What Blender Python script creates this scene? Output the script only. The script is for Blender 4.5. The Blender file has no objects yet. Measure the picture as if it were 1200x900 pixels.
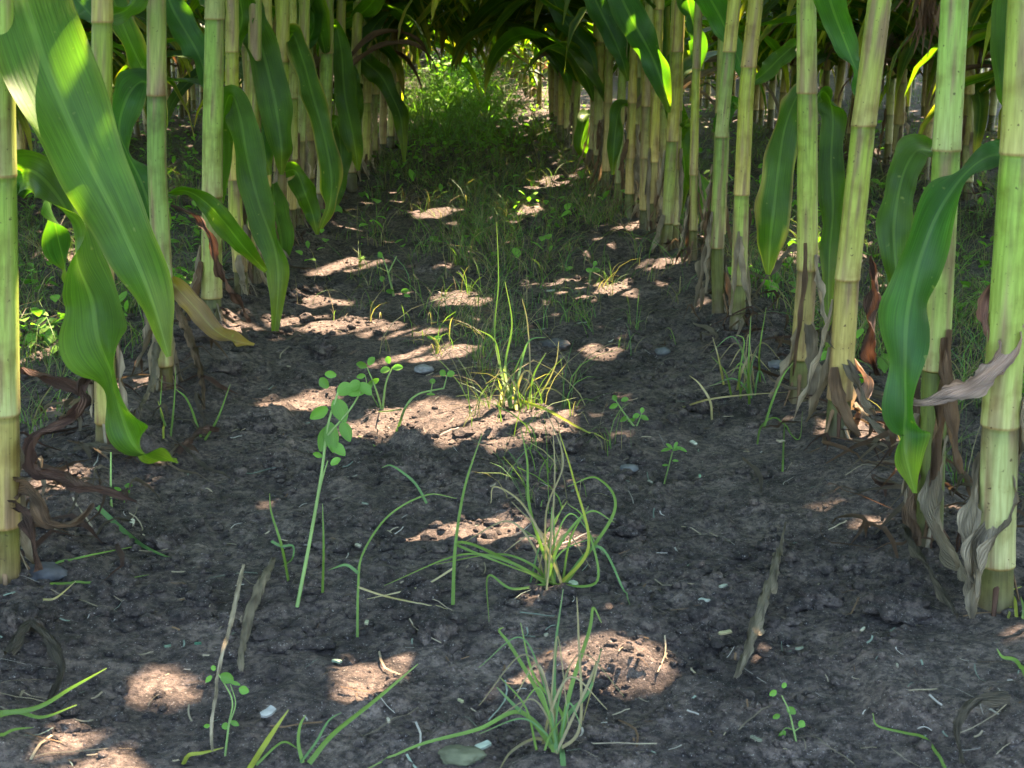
import bpy, math, random
import numpy as np
from mathutils import Vector

# ------------------------------------------------------------------ camera, world, sun, exposure
SC = bpy.context.scene
COL = SC.collection
F = 1650.0                      # focal length in pixels of a 1200 px wide picture
CAMH = 0.42
YAW = math.atan(70 / F * 0.967)
PITCH = math.atan(435 / F)
cam_d = bpy.data.cameras.new("camera")
cam = bpy.data.objects.new("camera", cam_d)
COL.objects.link(cam)
cam_d.sensor_width = 36
cam_d.lens = F * 36 / 1200
cam_d.clip_start = 0.02
cam_d.clip_end = 2000
cam.location = (0, 0, CAMH)
cam.rotation_euler = (math.pi / 2 - PITCH, 0, -YAW)
SC.camera = cam
cam_d.dof.use_dof = True
cam_d.dof.focus_distance = 1.5
cam_d.dof.aperture_fstop = 40

SUN_EL, SUN_AZ = math.radians(55), math.radians(38)      # azimuth from +Y towards +X
SUN = np.array([math.cos(SUN_EL) * math.sin(SUN_AZ), math.cos(SUN_EL) * math.cos(SUN_AZ), math.sin(SUN_EL)])
W = bpy.data.worlds.new("World")
SC.world = W
W.use_nodes = True
nt = W.node_tree
nt.nodes.clear()
sky = nt.nodes.new("ShaderNodeTexSky")
sky.sky_type = 'NISHITA'
sky.sun_disc = False
sky.sun_elevation = SUN_EL
sky.sun_rotation = SUN_AZ
bg = nt.nodes.new("ShaderNodeBackground")
bg.inputs[1].default_value = 0.15
wo = nt.nodes.new("ShaderNodeOutputWorld")
nt.links.new(sky.outputs[0], bg.inputs[0])
nt.links.new(bg.outputs[0], wo.inputs[0])
sl = bpy.data.lights.new("sun", 'SUN')
sl.energy = 4.4
sl.angle = math.radians(0.45)
sl.color = (1.0, 0.77, 0.58)
so = bpy.data.objects.new("sun", sl)
COL.objects.link(so)
so.rotation_euler = Vector(SUN).to_track_quat('Z', 'Y').to_euler()
SC.view_settings.view_transform = 'Standard'
SC.view_settings.look = 'None'
SC.view_settings.exposure = 3.95
SC.view_settings.gamma = 1
SC.render.engine = 'CYCLES'
SC.cycles.max_bounces = 7
SC.cycles.diffuse_bounces = 4
SC.cycles.glossy_bounces = 2
SC.cycles.transmission_bounces = 5
SC.cycles.transparent_max_bounces = 4
SC.cycles.caustics_reflective = False
SC.cycles.caustics_refractive = False
SC.cycles.sample_clamp_indirect = 4
SC.cycles.use_denoising = True

# ------------------------------------------------------------------ picture <-> place
FW = np.array([math.sin(YAW) * math.cos(PITCH), math.cos(YAW) * math.cos(PITCH), -math.sin(PITCH)])
RT = np.array([math.cos(YAW), -math.sin(YAW), 0.0])
UP = np.cross(RT, FW)
C0 = np.array([0, 0, CAMH])


def PD(px, py, d):              # the point d metres deep that shows at px, py
    return C0 + d * (FW + RT * ((px - 600) / F) + UP * ((450 - py) / F))


def proj(P):
    Q = np.asarray(P) - C0
    d = Q @ FW
    dd = np.where(np.abs(d) < 1e-4, 1e-4, d)
    return 600 + F * (Q @ RT) / dd, 450 - F * (Q @ UP) / dd, d


# ------------------------------------------------------------------ noise and the ground's height
def _hash(ix, iy, s):
    h = (ix * 374761393 + iy * 668265263 + s * 974634777) & 0xFFFFFFFF
    h = ((h ^ (h >> 13)) * 1274126177) & 0xFFFFFFFF
    return ((h ^ (h >> 16)) & 0xFFFFFF) / float(0xFFFFFF)


def vn(x, y, s=0):
    x = np.asarray(x, float); y = np.asarray(y, float)
    ix = np.floor(x).astype(np.int64); iy = np.floor(y).astype(np.int64)
    fx = x - ix; fy = y - iy
    fx = fx * fx * (3 - 2 * fx); fy = fy * fy * (3 - 2 * fy)
    a = _hash(ix, iy, s); b = _hash(ix + 1, iy, s); c = _hash(ix, iy + 1, s); d = _hash(ix + 1, iy + 1, s)
    return (a * (1 - fx) + b * fx) * (1 - fy) + (c * (1 - fx) + d * fx) * fy * 1.0


RNG = np.random.default_rng(11)
ROW_L, ROW_R = -0.347, 0.403


def H(x, y):
    x = np.asarray(x, float); y = np.asarray(y, float)
    near = np.clip((12 - np.abs(y)) / 8, 0, 1) * np.clip((5 - np.abs(x)) / 3, 0, 1)
    r = ((x - ROW_L + 0.375) % 0.75) - 0.375
    h = 0.020 * np.exp(-(r / 0.09) ** 2)
    h = h + (vn(x * 4, y * 4, 1) - .5) * .014
    h = h + (vn(x * 11, y * 11, 2) - .5) * .012
    n3 = vn(x * 28 + 3, y * 28, 3)
    h = h + (n3 - .5) * .006
    c = vn(x * 22, y * 22, 8)
    gate = np.clip((vn(x * 5, y * 5, 9) - .42) * 5, 0, 1)
    h = h + np.clip(c - .55, 0, 1) * .030 * gate
    c2 = vn(x * 48, y * 48, 18)
    h = h + np.clip(c2 - .55, 0, 1) * .016 * (0.3 + .7 * gate)
    h = h + (vn(x * 75, y * 75, 4) - .5) * .0048
    h = h + (vn(x * 150, y * 150, 5) - .5) * .0020
    return h * near - .004


def G(px, py, lift=0.0):        # the point of the ground that shows at px, py
    D = FW + RT * ((px - 600) / F) + UP * ((450 - py) / F)
    z = 0.0
    for _ in range(4):
        t = (z - CAMH) / D[2]
        p = C0 + D * t
        z = float(H(p[0], p[1])) * .6
    p[2] = float(H(p[0], p[1])) + lift
    return p


def depth(p):
    return float((np.asarray(p) - C0) @ FW)


# ------------------------------------------------------------------ objects
def link(o, parent=None):
    COL.objects.link(o)
    if parent is not None:
        o.parent = parent
    return o


def tag(o, label=None, cat=None, group=None, kind=None):
    if label: o['label'] = label
    if cat: o['category'] = cat
    if group: o['group'] = group
    if kind: o['kind'] = kind
    return o


def empty(name, loc):
    o = bpy.data.objects.new(name, None)
    o.location = tuple(loc)
    o.empty_display_size = .05
    return link(o)


class MB:                       # grids of quads (and triangles) collected into one mesh
    def __init__(s):
        s.v, s.f, s.c, s.u, s.m, s.n = [], [], [], [], [], 0

    def grid(s, V, C, U, mi=0, close=False):
        n, m = V.shape[:2]
        a = np.arange(n * m).reshape(n, m) + s.n
        if close:
            b = np.roll(a, -1, axis=1)
            q = np.stack([a[:-1], b[:-1], b[1:], a[1:]], -1).reshape(-1, 4)
        else:
            q = np.stack([a[:-1, :-1], a[:-1, 1:], a[1:, 1:], a[1:, :-1]], -1).reshape(-1, 4)
        s.v.append(V.reshape(-1, 3)); s.c.append(np.broadcast_to(C, (n, m, 3)).reshape(-1, 3)); s.u.append(U.reshape(-1, 2))
        s.f.append(q); s.m.append(np.full(len(q), mi)); s.n += n * m
        return s

    def raw(s, V, Fc, C, U=None, mi=0):
        s.v.append(V); s.c.append(np.broadcast_to(C, (len(V), 3))); s.u.append(np.zeros((len(V), 2)) if U is None else U)
        s.f.append(np.asarray(Fc) + s.n); s.m.append(np.full(len(Fc), mi)); s.n += len(V)
        return s

    def mesh(s, name, mats):
        me = bpy.data.meshes.new(name)
        V = np.concatenate(s.v).astype(np.float32)
        loops = np.concatenate([f.ravel() for f in s.f]).astype(np.int32)
        sizes = np.concatenate([np.full(len(f), f.shape[1]) for f in s.f]).astype(np.int32)
        me.vertices.add(len(V)); me.vertices.foreach_set('co', V.ravel())
        me.loops.add(len(loops)); me.loops.foreach_set('vertex_index', loops)
        me.polygons.add(len(sizes))
        me.polygons.foreach_set('loop_start', np.concatenate([[0], np.cumsum(sizes)[:-1]]).astype(np.int32))
        me.polygons.foreach_set('material_index', np.concatenate(s.m).astype(np.int32))
        me.polygons.foreach_set('use_smooth', np.ones(len(sizes), bool))
        uv = me.uv_layers.new(name='UVMap')
        U = np.concatenate(s.u).astype(np.float32)
        uv.data.foreach_set('uv', U[loops].ravel())
        ca = me.color_attributes.new('col', 'FLOAT_COLOR', 'POINT')
        Cc = np.concatenate(s.c)
        ca.data.foreach_set('color', np.concatenate([Cc, np.ones((len(Cc), 1))], 1).astype(np.float32).ravel())
        for m in (mats if isinstance(mats, (list, tuple)) else [mats]):
            me.materials.append(m)
        me.update(calc_edges=True)
        me.validate()
        return me

    def obj(s, name, mats, parent=None, origin=None):
        if origin is not None:
            s.v = [v - np.asarray(origin) for v in s.v]
        o = bpy.data.objects.new(name, s.mesh(name, mats))
        link(o, parent)
        if origin is not None and parent is None:
            o.location = tuple(origin)
        return o


# ------------------------------------------------------------------ materials
def newmat(name):
    m = bpy.data.materials.new(name)
    m.use_nodes = True
    t = m.node_tree
    t.nodes.clear()
    return m, t, (lambda k, **kw: _node(t, k, kw)), t.links.new


def _node(t, k, kw):
    n = t.nodes.new(k)
    for a, b in kw.items():
        setattr(n, a, b)
    return n


def ramp(n, pts):
    e = n.color_ramp.elements
    while len(e) < len(pts):
        e.new(.5)
    for el, (p, c) in zip(e, pts):
        el.position = p
        el.color = (c, c, c, 1) if isinstance(c, (int, float)) else (*c, 1)


def mul(N, L, a, b, op='MULTIPLY', fac=1.0):
    m = N('ShaderNodeMix', data_type='RGBA', blend_type=op)
    m.inputs[0].default_value = fac
    L(a, m.inputs[6]); L(b, m.inputs[7])
    return m.outputs[2]


def leaf_mat(name, trans=(2.2, 2.9, .25), tfac=.48, rough=.48, spec=.18, vein=True, bump=.12):
    m, t, N, L = newmat(name)
    at = N('ShaderNodeAttribute', attribute_name='col')
    uv = N('ShaderNodeUVMap', uv_map='UVMap')
    sep = N('ShaderNodeSeparateXYZ'); L(uv.outputs[0], sep.inputs[0])
    mp = N('ShaderNodeMapping'); mp.inputs[3].default_value = (60, 5, 1); L(uv.outputs[0], mp.inputs[0])
    n1 = N('ShaderNodeTexNoise'); n1.inputs['Scale'].default_value = 1.0; n1.inputs['Detail'].default_value = 3; L(mp.outputs[0], n1.inputs[0])
    r1 = N('ShaderNodeValToRGB'); ramp(r1, [(.3, .72), (.7, 1.25)]); L(n1.outputs[0], r1.inputs[0])
    tc = N('ShaderNodeTexCoord')
    n2 = N('ShaderNodeTexNoise'); n2.inputs['Scale'].default_value = 22; n2.inputs['Detail'].default_value = 4; L(tc.outputs['Object'], n2.inputs[0])
    r2 = N('ShaderNodeValToRGB'); ramp(r2, [(.3, .78), (.7, 1.2)]); L(n2.outputs[0], r2.inputs[0])
    c = mul(N, L, mul(N, L, at.outputs['Color'], r1.outputs[0]), r2.outputs[0])
    if vein:
        a = N('ShaderNodeMath', operation='SUBTRACT'); a.inputs[1].default_value = .5; L(sep.outputs[0], a.inputs[0])
        b = N('ShaderNodeMath', operation='ABSOLUTE'); L(a.outputs[0], b.inputs[0])
        rr = N('ShaderNodeValToRGB'); ramp(rr, [(.028, 1.0), (.055, 0.0)]); L(b.outputs[0], rr.inputs[0])
        # fine holes / scars
        n3 = N('ShaderNodeTexNoise'); n3.inputs['Scale'].default_value = 130; n3.inputs['Detail'].default_value = 1; L(tc.outputs['Object'], n3.inputs[0])
        r3 = N('ShaderNodeValToRGB'); ramp(r3, [(.74, 0.0), (.80, .6)]); L(n3.outputs[0], r3.inputs[0])
        mx = N('ShaderNodeMix', data_type='RGBA'); L(r3.outputs[0], mx.inputs[0]); L(c, mx.inputs[6]); mx.inputs[7].default_value = (.14, .15, .05, 1)
        mm = N('ShaderNodeMix', data_type='RGBA')
        hf = N('ShaderNodeMath', operation='MULTIPLY'); hf.inputs[1].default_value = .75; L(rr.outputs[0], hf.inputs[0])
        L(hf.outputs[0], mm.inputs[0]); L(mx.outputs[2], mm.inputs[6])
        lt = N('ShaderNodeMix', data_type='RGBA', blend_type='ADD'); lt.inputs[0].default_value = 1
        L(c, lt.inputs[6]); lt.inputs[7].default_value = (.036, .050, .014, 1)
        L(lt.outputs[2], mm.inputs[7])
        c = mm.outputs[2]
    bs = N('ShaderNodeBsdfPrincipled')
    bs.inputs['Roughness'].default_value = rough
    bs.inputs['Specular IOR Level'].default_value = spec
    L(c, bs.inputs['Base Color'])
    tr = N('ShaderNodeBsdfTranslucent')
    rgb = N('ShaderNodeRGB'); rgb.outputs[0].default_value = (*trans, 1)
    L(mul(N, L, c, rgb.outputs[0]), tr.inputs[0])
    if bump:
        wv = N('ShaderNodeMath', operation='MULTIPLY'); wv.inputs[1].default_value = 110; L(sep.outputs[0], wv.inputs[0])
        sn = N('ShaderNodeMath', operation='SINE'); L(wv.outputs[0], sn.inputs[0])
        ad = N('ShaderNodeMath', operation='ADD'); L(sn.outputs[0], ad.inputs[0])
        ms = N('ShaderNodeMath', operation='MULTIPLY'); ms.inputs[1].default_value = 4; L(n1.outputs[0], ms.inputs[0]); L(ms.outputs[0], ad.inputs[1])
        bp = N('ShaderNodeBump'); bp.inputs['Strength'].default_value = bump; bp.inputs['Distance'].default_value = .0006
        L(ad.outputs[0], bp.inputs['Height']); L(bp.outputs[0], bs.inputs['Normal'])
    mix = N('ShaderNodeMixShader'); mix.inputs[0].default_value = tfac
    L(bs.outputs[0], mix.inputs[1]); L(tr.outputs[0], mix.inputs[2])
    out = N('ShaderNodeOutputMaterial'); L(mix.outputs[0], out.inputs[0])
    return m


def stalk_mat():
    m, t, N, L = newmat("corn_stalk_skin")
    at = N('ShaderNodeAttribute', attribute_name='col')
    uv = N('ShaderNodeUVMap', uv_map='UVMap')
    mp = N('ShaderNodeMapping'); mp.inputs[3].default_value = (26, 7, 1); L(uv.outputs[0], mp.inputs[0])
    n1 = N('ShaderNodeTexNoise'); n1.inputs['Scale'].default_value = 1; n1.inputs['Detail'].default_value = 5; L(mp.outputs[0], n1.inputs[0])
    r1 = N('ShaderNodeValToRGB'); ramp(r1, [(.32, (.72, .70, .62)), (.68, (1.16, 1.16, 1.2))]); L(n1.outputs[0], r1.inputs[0])
    tc = N('ShaderNodeTexCoord')
    n2 = N('ShaderNodeTexNoise'); n2.inputs['Scale'].default_value = 45; n2.inputs['Detail'].default_value = 5; L(tc.outputs['Object'], n2.inputs[0])
    r2 = N('ShaderNodeValToRGB'); ramp(r2, [(.32, (.70, .62, .50)), (.5, (1, 1, 1))]); L(n2.outputs[0], r2.inputs[0])
    n4 = N('ShaderNodeTexNoise'); n4.inputs['Scale'].default_value = 260; n4.inputs['Detail'].default_value = 2; L(tc.outputs['Object'], n4.inputs[0])
    r4 = N('ShaderNodeValToRGB'); ramp(r4, [(.25, (.35, .28, .2)), (.33, (1, 1, 1))]); L(n4.outputs[0], r4.inputs[0])
    c = mul(N, L, mul(N, L, mul(N, L, at.outputs['Color'], r1.outputs[0]), r2.outputs[0]), r4.outputs[0])
    bs = N('ShaderNodeBsdfPrincipled'); bs.inputs['Roughness'].default_value = .5; bs.inputs['Specular IOR Level'].default_value = .25
    bs.inputs['Subsurface Weight'].default_value = 0
    L(c, bs.inputs['Base Color'])
    mp2 = N('ShaderNodeMapping'); mp2.inputs[3].default_value = (70, 3, 1); L(uv.outputs[0], mp2.inputs[0])
    n3 = N('ShaderNodeTexNoise'); n3.inputs['Scale'].default_value = 1; n3.inputs['Detail'].default_value = 2; L(mp2.outputs[0], n3.inputs[0])
    bp = N('ShaderNodeBump'); bp.inputs['Strength'].default_value = .5; bp.inputs['Distance'].default_value = .0008
    L(n3.outputs[0], bp.inputs['Height']); L(bp.outputs[0], bs.inputs['Normal'])
    out = N('ShaderNodeOutputMaterial'); L(bs.outputs[0], out.inputs[0])
    return m


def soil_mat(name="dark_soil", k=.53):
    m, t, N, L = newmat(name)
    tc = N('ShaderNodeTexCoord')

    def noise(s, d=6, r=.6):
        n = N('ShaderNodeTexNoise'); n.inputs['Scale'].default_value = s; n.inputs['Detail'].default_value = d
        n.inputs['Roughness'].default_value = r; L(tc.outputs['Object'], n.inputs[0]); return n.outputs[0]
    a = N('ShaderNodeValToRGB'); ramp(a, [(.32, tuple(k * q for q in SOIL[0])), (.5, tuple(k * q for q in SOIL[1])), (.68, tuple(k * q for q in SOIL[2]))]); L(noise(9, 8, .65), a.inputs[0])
    b = N('ShaderNodeValToRGB'); ramp(b, [(.40, .46), (.60, 1.62)]); L(noise(170, 4, .7), b.inputs[0])  # grain tone, with fine relief shading painted into the colour
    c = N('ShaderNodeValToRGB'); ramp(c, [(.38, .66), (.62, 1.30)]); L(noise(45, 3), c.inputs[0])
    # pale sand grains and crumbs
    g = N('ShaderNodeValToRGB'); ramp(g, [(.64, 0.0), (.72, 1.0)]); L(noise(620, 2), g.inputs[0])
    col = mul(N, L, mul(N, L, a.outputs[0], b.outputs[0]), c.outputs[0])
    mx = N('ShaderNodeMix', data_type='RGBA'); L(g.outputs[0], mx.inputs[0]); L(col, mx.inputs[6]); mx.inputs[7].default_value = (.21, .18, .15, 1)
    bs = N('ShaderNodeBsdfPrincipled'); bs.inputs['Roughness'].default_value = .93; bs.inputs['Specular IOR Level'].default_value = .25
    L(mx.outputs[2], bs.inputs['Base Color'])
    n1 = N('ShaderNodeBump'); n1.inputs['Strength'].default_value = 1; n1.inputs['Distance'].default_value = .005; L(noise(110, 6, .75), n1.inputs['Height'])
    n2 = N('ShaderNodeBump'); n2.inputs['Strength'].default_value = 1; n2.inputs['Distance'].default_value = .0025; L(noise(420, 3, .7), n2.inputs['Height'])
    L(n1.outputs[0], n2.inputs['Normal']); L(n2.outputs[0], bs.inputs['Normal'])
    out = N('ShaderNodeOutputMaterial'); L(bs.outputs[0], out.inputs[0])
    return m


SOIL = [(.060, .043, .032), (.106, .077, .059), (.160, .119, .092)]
M_LEAF = leaf_mat("corn_leaf_blade")
M_DRY = leaf_mat("dried_leaf", trans=(1.05, .86, .6), tfac=.2, rough=.75, spec=.2, vein=False, bump=.9)
M_WEED = leaf_mat("weed_leaf", trans=(1.5, 2.2, .4), tfac=.4, rough=.55, spec=.15, vein=False, bump=0)
M_GRASS = leaf_mat("grass_blade", trans=(1.3, 1.6, .45), tfac=.35, rough=.55, spec=.15, vein=False, bump=0)
M_STALK = stalk_mat()
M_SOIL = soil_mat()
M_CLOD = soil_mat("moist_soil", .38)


def matte(name, sc=90, bump=.003, rough=.85):
    m, t, N, L = newmat(name)
    at = N('ShaderNodeAttribute', attribute_name='col')
    tc = N('ShaderNodeTexCoord')
    n = N('ShaderNodeTexNoise'); n.inputs['Scale'].default_value = sc; n.inputs['Detail'].default_value = 5; L(tc.outputs['Object'], n.inputs[0])
    r = N('ShaderNodeValToRGB'); ramp(r, [(.3, .65), (.7, 1.3)]); L(n.outputs[0], r.inputs[0])
    bs = N('ShaderNodeBsdfPrincipled'); bs.inputs['Roughness'].default_value = rough; bs.inputs['Specular IOR Level'].default_value = .08
    L(mul(N, L, at.outputs['Color'], r.outputs[0]), bs.inputs['Base Color'])
    bp = N('ShaderNodeBump'); bp.inputs['Strength'].default_value = .7; bp.inputs['Distance'].default_value = bump
    L(n.outputs[0], bp.inputs['Height']); L(bp.outputs[0], bs.inputs['Normal'])
    out = N('ShaderNodeOutputMaterial'); L(bs.outputs[0], out.inputs[0])
    return m


M_MATTE = matte("dull_crumb")
M_WOOD = matte("dry_stalk_fibre", 60, .002)

# ------------------------------------------------------------------ the ground: one sheet out to the horizon
xs = np.arange(-.95, .9501, .0052)
g_ = .0052 * 1.045 ** np.arange(1, 230); g_ = .95 + np.cumsum(g_); g_ = g_[g_ < 900]
xs = np.concatenate([-g_[::-1], xs, g_])
ys = [.62]
while ys[-1] < 900:
    y = ys[-1]
    ys.append(y + (.0052 * max(1, y / 1.1) if y < 8 else .004 * y * 1.06 ** ((y - 8) / 3) if y < 40 else y * .25))
ys = np.array(ys)
bk = .0052 * 1.07 ** np.arange(1, 160); bk = .62 - np.cumsum(bk); bk = bk[bk > -900]
ys = np.concatenate([bk[::-1], ys])
X, Y = np.meshgrid(xs, ys)
V = np.stack([X, Y, H(X, Y)], -1)
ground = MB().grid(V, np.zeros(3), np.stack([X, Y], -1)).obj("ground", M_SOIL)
tag(ground, kind='structure')
print("ground", V.shape)


# ------------------------------------------------------------------ ribbons: leaves, blades, straws
def unit(a):
    return a / np.maximum(np.linalg.norm(a, axis=-1, keepdims=True), 1e-9)


def resample(ctrl, n):          # smooth curve through control rows (Catmull-Rom on every column)
    c = np.asarray(ctrl, float)
    if len(c) == 2:
        t = np.linspace(0, 1, n)[:, None]
        return c[0] * (1 - t) + c[1] * t
    p = np.vstack([2 * c[0] - c[1], c, 2 * c[-1] - c[-2]])
    t = np.linspace(0, len(c) - 1 - 1e-6, n)
    i = t.astype(int); f = (t - i)[:, None]
    a, b, d, e = p[i], p[i + 1], p[i + 2], p[i + 3]
    return .5 * (2 * b + (d - a) * f + (2 * a - 5 * b + 4 * d - e) * f ** 2 + (3 * b - a - 3 * d + e) * f ** 3)


GREEN = np.array([.034, .068, .007])
GREEN2 = np.array([.027, .055, .011])
YELLOW = np.array([.20, .18, .03])
BROWN = np.array([.14, .085, .045])
DBROWN = np.array([.060, .032, .020])
TAN = np.array([.24, .19, .12])


def ribbon(P, S, Wd, kap, ruf=0., frq=30., ph=0., M=9, twn=None):
    T = unit(np.gradient(P, axis=0))
    S = unit(S - (S * T).sum(1, keepdims=True) * T)
    Nn = np.cross(T, S)
    L = np.concatenate([[0], np.cumsum(np.linalg.norm(np.diff(P, axis=0), axis=1))])
    t = np.linspace(-1, 1, M)[None, :]
    k = np.maximum(kap, .02)[:, None]
    off = np.sin(k * t) / k * Wd[:, None]
    dep = (1 - np.cos(k * t)) / k * Wd[:, None]
    if ruf:
        w = ruf * np.abs(t) ** 2 * np.where(t > 0, np.sin(frq * L + ph)[:, None], np.sin(frq * 1.13 * L + ph * 2.3 + 1.)[:, None])
        w = w * np.minimum(1, Wd[:, None] / (Wd.max() * .6)) * np.clip(L / max(L[-1], 1e-6) * 4, 0, 1)[:, None]
        dep = dep + w
    if frq > 80:                # dead leaves: torn, uneven margins
        jz = vn(L[:, None] * 260 + ph * 9, (t > 0) * 7. + ph, 5) + .6 * vn(L[:, None] * 900 + ph * 9, (t > 0) * 7. + ph, 6)
        off = off * (1 - np.abs(t) ** 3 * .55 * np.clip(jz - .45, 0, 1))
        dep = dep + .0016 * np.sin(t * 7 + L[:, None] * 190) * np.minimum(1, Wd[:, None] / .006)
    if M >= 7:
        dep = dep - .0010 * (np.abs(t) < .12) * np.minimum(1, Wd[:, None] / .012)
    V = P[:, None] + S[:, None] * off[..., None] + Nn[:, None] * dep[..., None]
    U = np.stack([np.broadcast_to((t + 1) / 2, V.shape[:2]), np.broadcast_to(L[:, None], V.shape[:2]) * 4], -1)
    return V, U


def leafcol(n, M, base, rng, dry=0., edge=0.):
    s = np.linspace(0, 1, n)[:, None]; t = np.abs(np.linspace(-1, 1, M))[None, :]
    nz = vn(s * 9 + rng.random() * 50, np.linspace(0, 4, M)[None, :] + rng.random() * 50, 6)
    c = base * (0.85 + .3 * nz[..., None])
    k = np.clip((s - .86 + .1 * nz) * 9, 0, 1) * min(1, dry) + np.clip((t - .80 + .25 * (nz - .5)) * 5, 0, 1) * edge
    k = np.clip(k + (dry if dry > .9 else 0), 0, 1)[..., None]
    kb = np.clip(k * 2 - 1, 0, 1)
    c = c * (1 - np.clip(k * 2, 0, 1)) + YELLOW * np.clip(k * 2, 0, 1)
    return c * (1 - kb) + BROWN * kb


def pleaf(ctrl, base=GREEN, n=None, M=11, ruf=.006, frq=45, kap=.45, dry=.15, edge=0., seed=0, wrap=True):
    """a leaf from rows (px, py, depth, full width in px, roll in degrees) -> grids"""
    rng = np.random.default_rng(seed + 100)
    c = np.asarray(ctrl, float)
    n = n or 10 * len(c)
    r = resample(c, n)
    if c[:, 3].max() > 20:
        q = np.linspace(0, 1, n); o1, o2 = rng.random(2) * 6.28
        r[:, 4] += (14 * np.sin(q * 13 + o1) + 9 * np.sin(q * 23 + o2)) * np.clip(q * 4, 0, 1)
        r[:, 3] *= 1 + .05 * np.sin(q * 19 + o2)
    P = np.array([PD(a[0], a[1], a[2]) for a in r])
    Wd = np.maximum(r[:, 3], 0) / 2 * r[:, 2] / F
    T = unit(np.gradient(P, axis=0))
    vd = unit(P - C0)
    s0 = unit(np.cross(T, vd))
    n0 = np.cross(T, s0)
    a = np.radians(r[:, 4])[:, None]
    S = s0 * np.cos(a) + n0 * np.sin(a)
    sp = np.linspace(0, 1, n)
    kk = kap + (1.1 * np.clip(1 - sp * 7, 0, 1) if wrap else 0)
    Wd = Wd + .0004
    V, U = ribbon(P, S, Wd, kk * np.ones(n), ruf, frq, rng.random() * 6, M)
    return V, leafcol(n, M, np.asarray(base), rng, dry, edge), U


def gleaf(h, az, L, w, e0, e1, rng, r0=.011, base=None, n=16, M=5, ruf=.004, dryall=False, org=(0, 0)):
    """a generic leaf springing from the stalk at height h -> V, C, U in plant space"""
    s = np.linspace(0, 1, n)
    bend = 1.2 + rng.random() * 1.2
    el = e0 + (e1 - e0) * s ** bend
    a = az + (rng.random() - .5) * 1.2 * s ** 1.5
    d = np.stack([np.cos(el) * np.cos(a), np.cos(el) * np.sin(a), np.sin(el)], 1)
    P = np.cumsum(d * (L / (n - 1)), axis=0)
    P = P - P[0] + np.array([org[0] + r0 * math.cos(az), org[1] + r0 * math.sin(az), h])
    prof = (1 - s ** 2.6) ** .9 * (.45 + .55 * np.clip(s / .18, 0, 1))
    tw = (rng.random() - .5) * 2.4 * s ** 1.4
    side = np.stack([-np.sin(a), np.cos(a), 0 * a], 1)
    nn = np.cross(d, side)
    S = side * np.cos(tw)[:, None] + nn * np.sin(tw)[:, None]
    kap = .35 + 1.0 * np.clip(1 - s * 7, 0, 1)
    if dryall:
        kap = kap + 1.3
    V, U = ribbon(P, S, w / 2 * prof + .0003, -kap if False else kap, ruf, 28 + rng.random() * 20, rng.random() * 6, M)
    if base is None:
        base = GREEN * (.85 + .35 * rng.random()) if rng.random() < .6 else GREEN2 * (.85 + .4 * rng.random())
    Cc = leafcol(n, M, base, rng, 1.0 if dryall else rng.random() * .9, rng.random() ** 3 * .8)
    if dryall:
        Cc = np.broadcast_to((BROWN if rng.random() < .5 else TAN * .7) * (.7 + .5 * rng.random()), Cc.shape) * (.8 + .4 * rng.random(Cc.shape[:2])[..., None])
    return V, Cc, U


# ------------------------------------------------------------------ the stalk
SG_PALE = np.array([.240, .255, .034])
SG_MID = np.array([.150, .210, .018])
SG_DARK = np.array([.075, .085, .010])
SG_WHITE = np.array([.34, .27, .115])
SG_YEL = np.array([.24, .19, .035])
SG_RING = np.array([.22, .14, .045])


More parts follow.
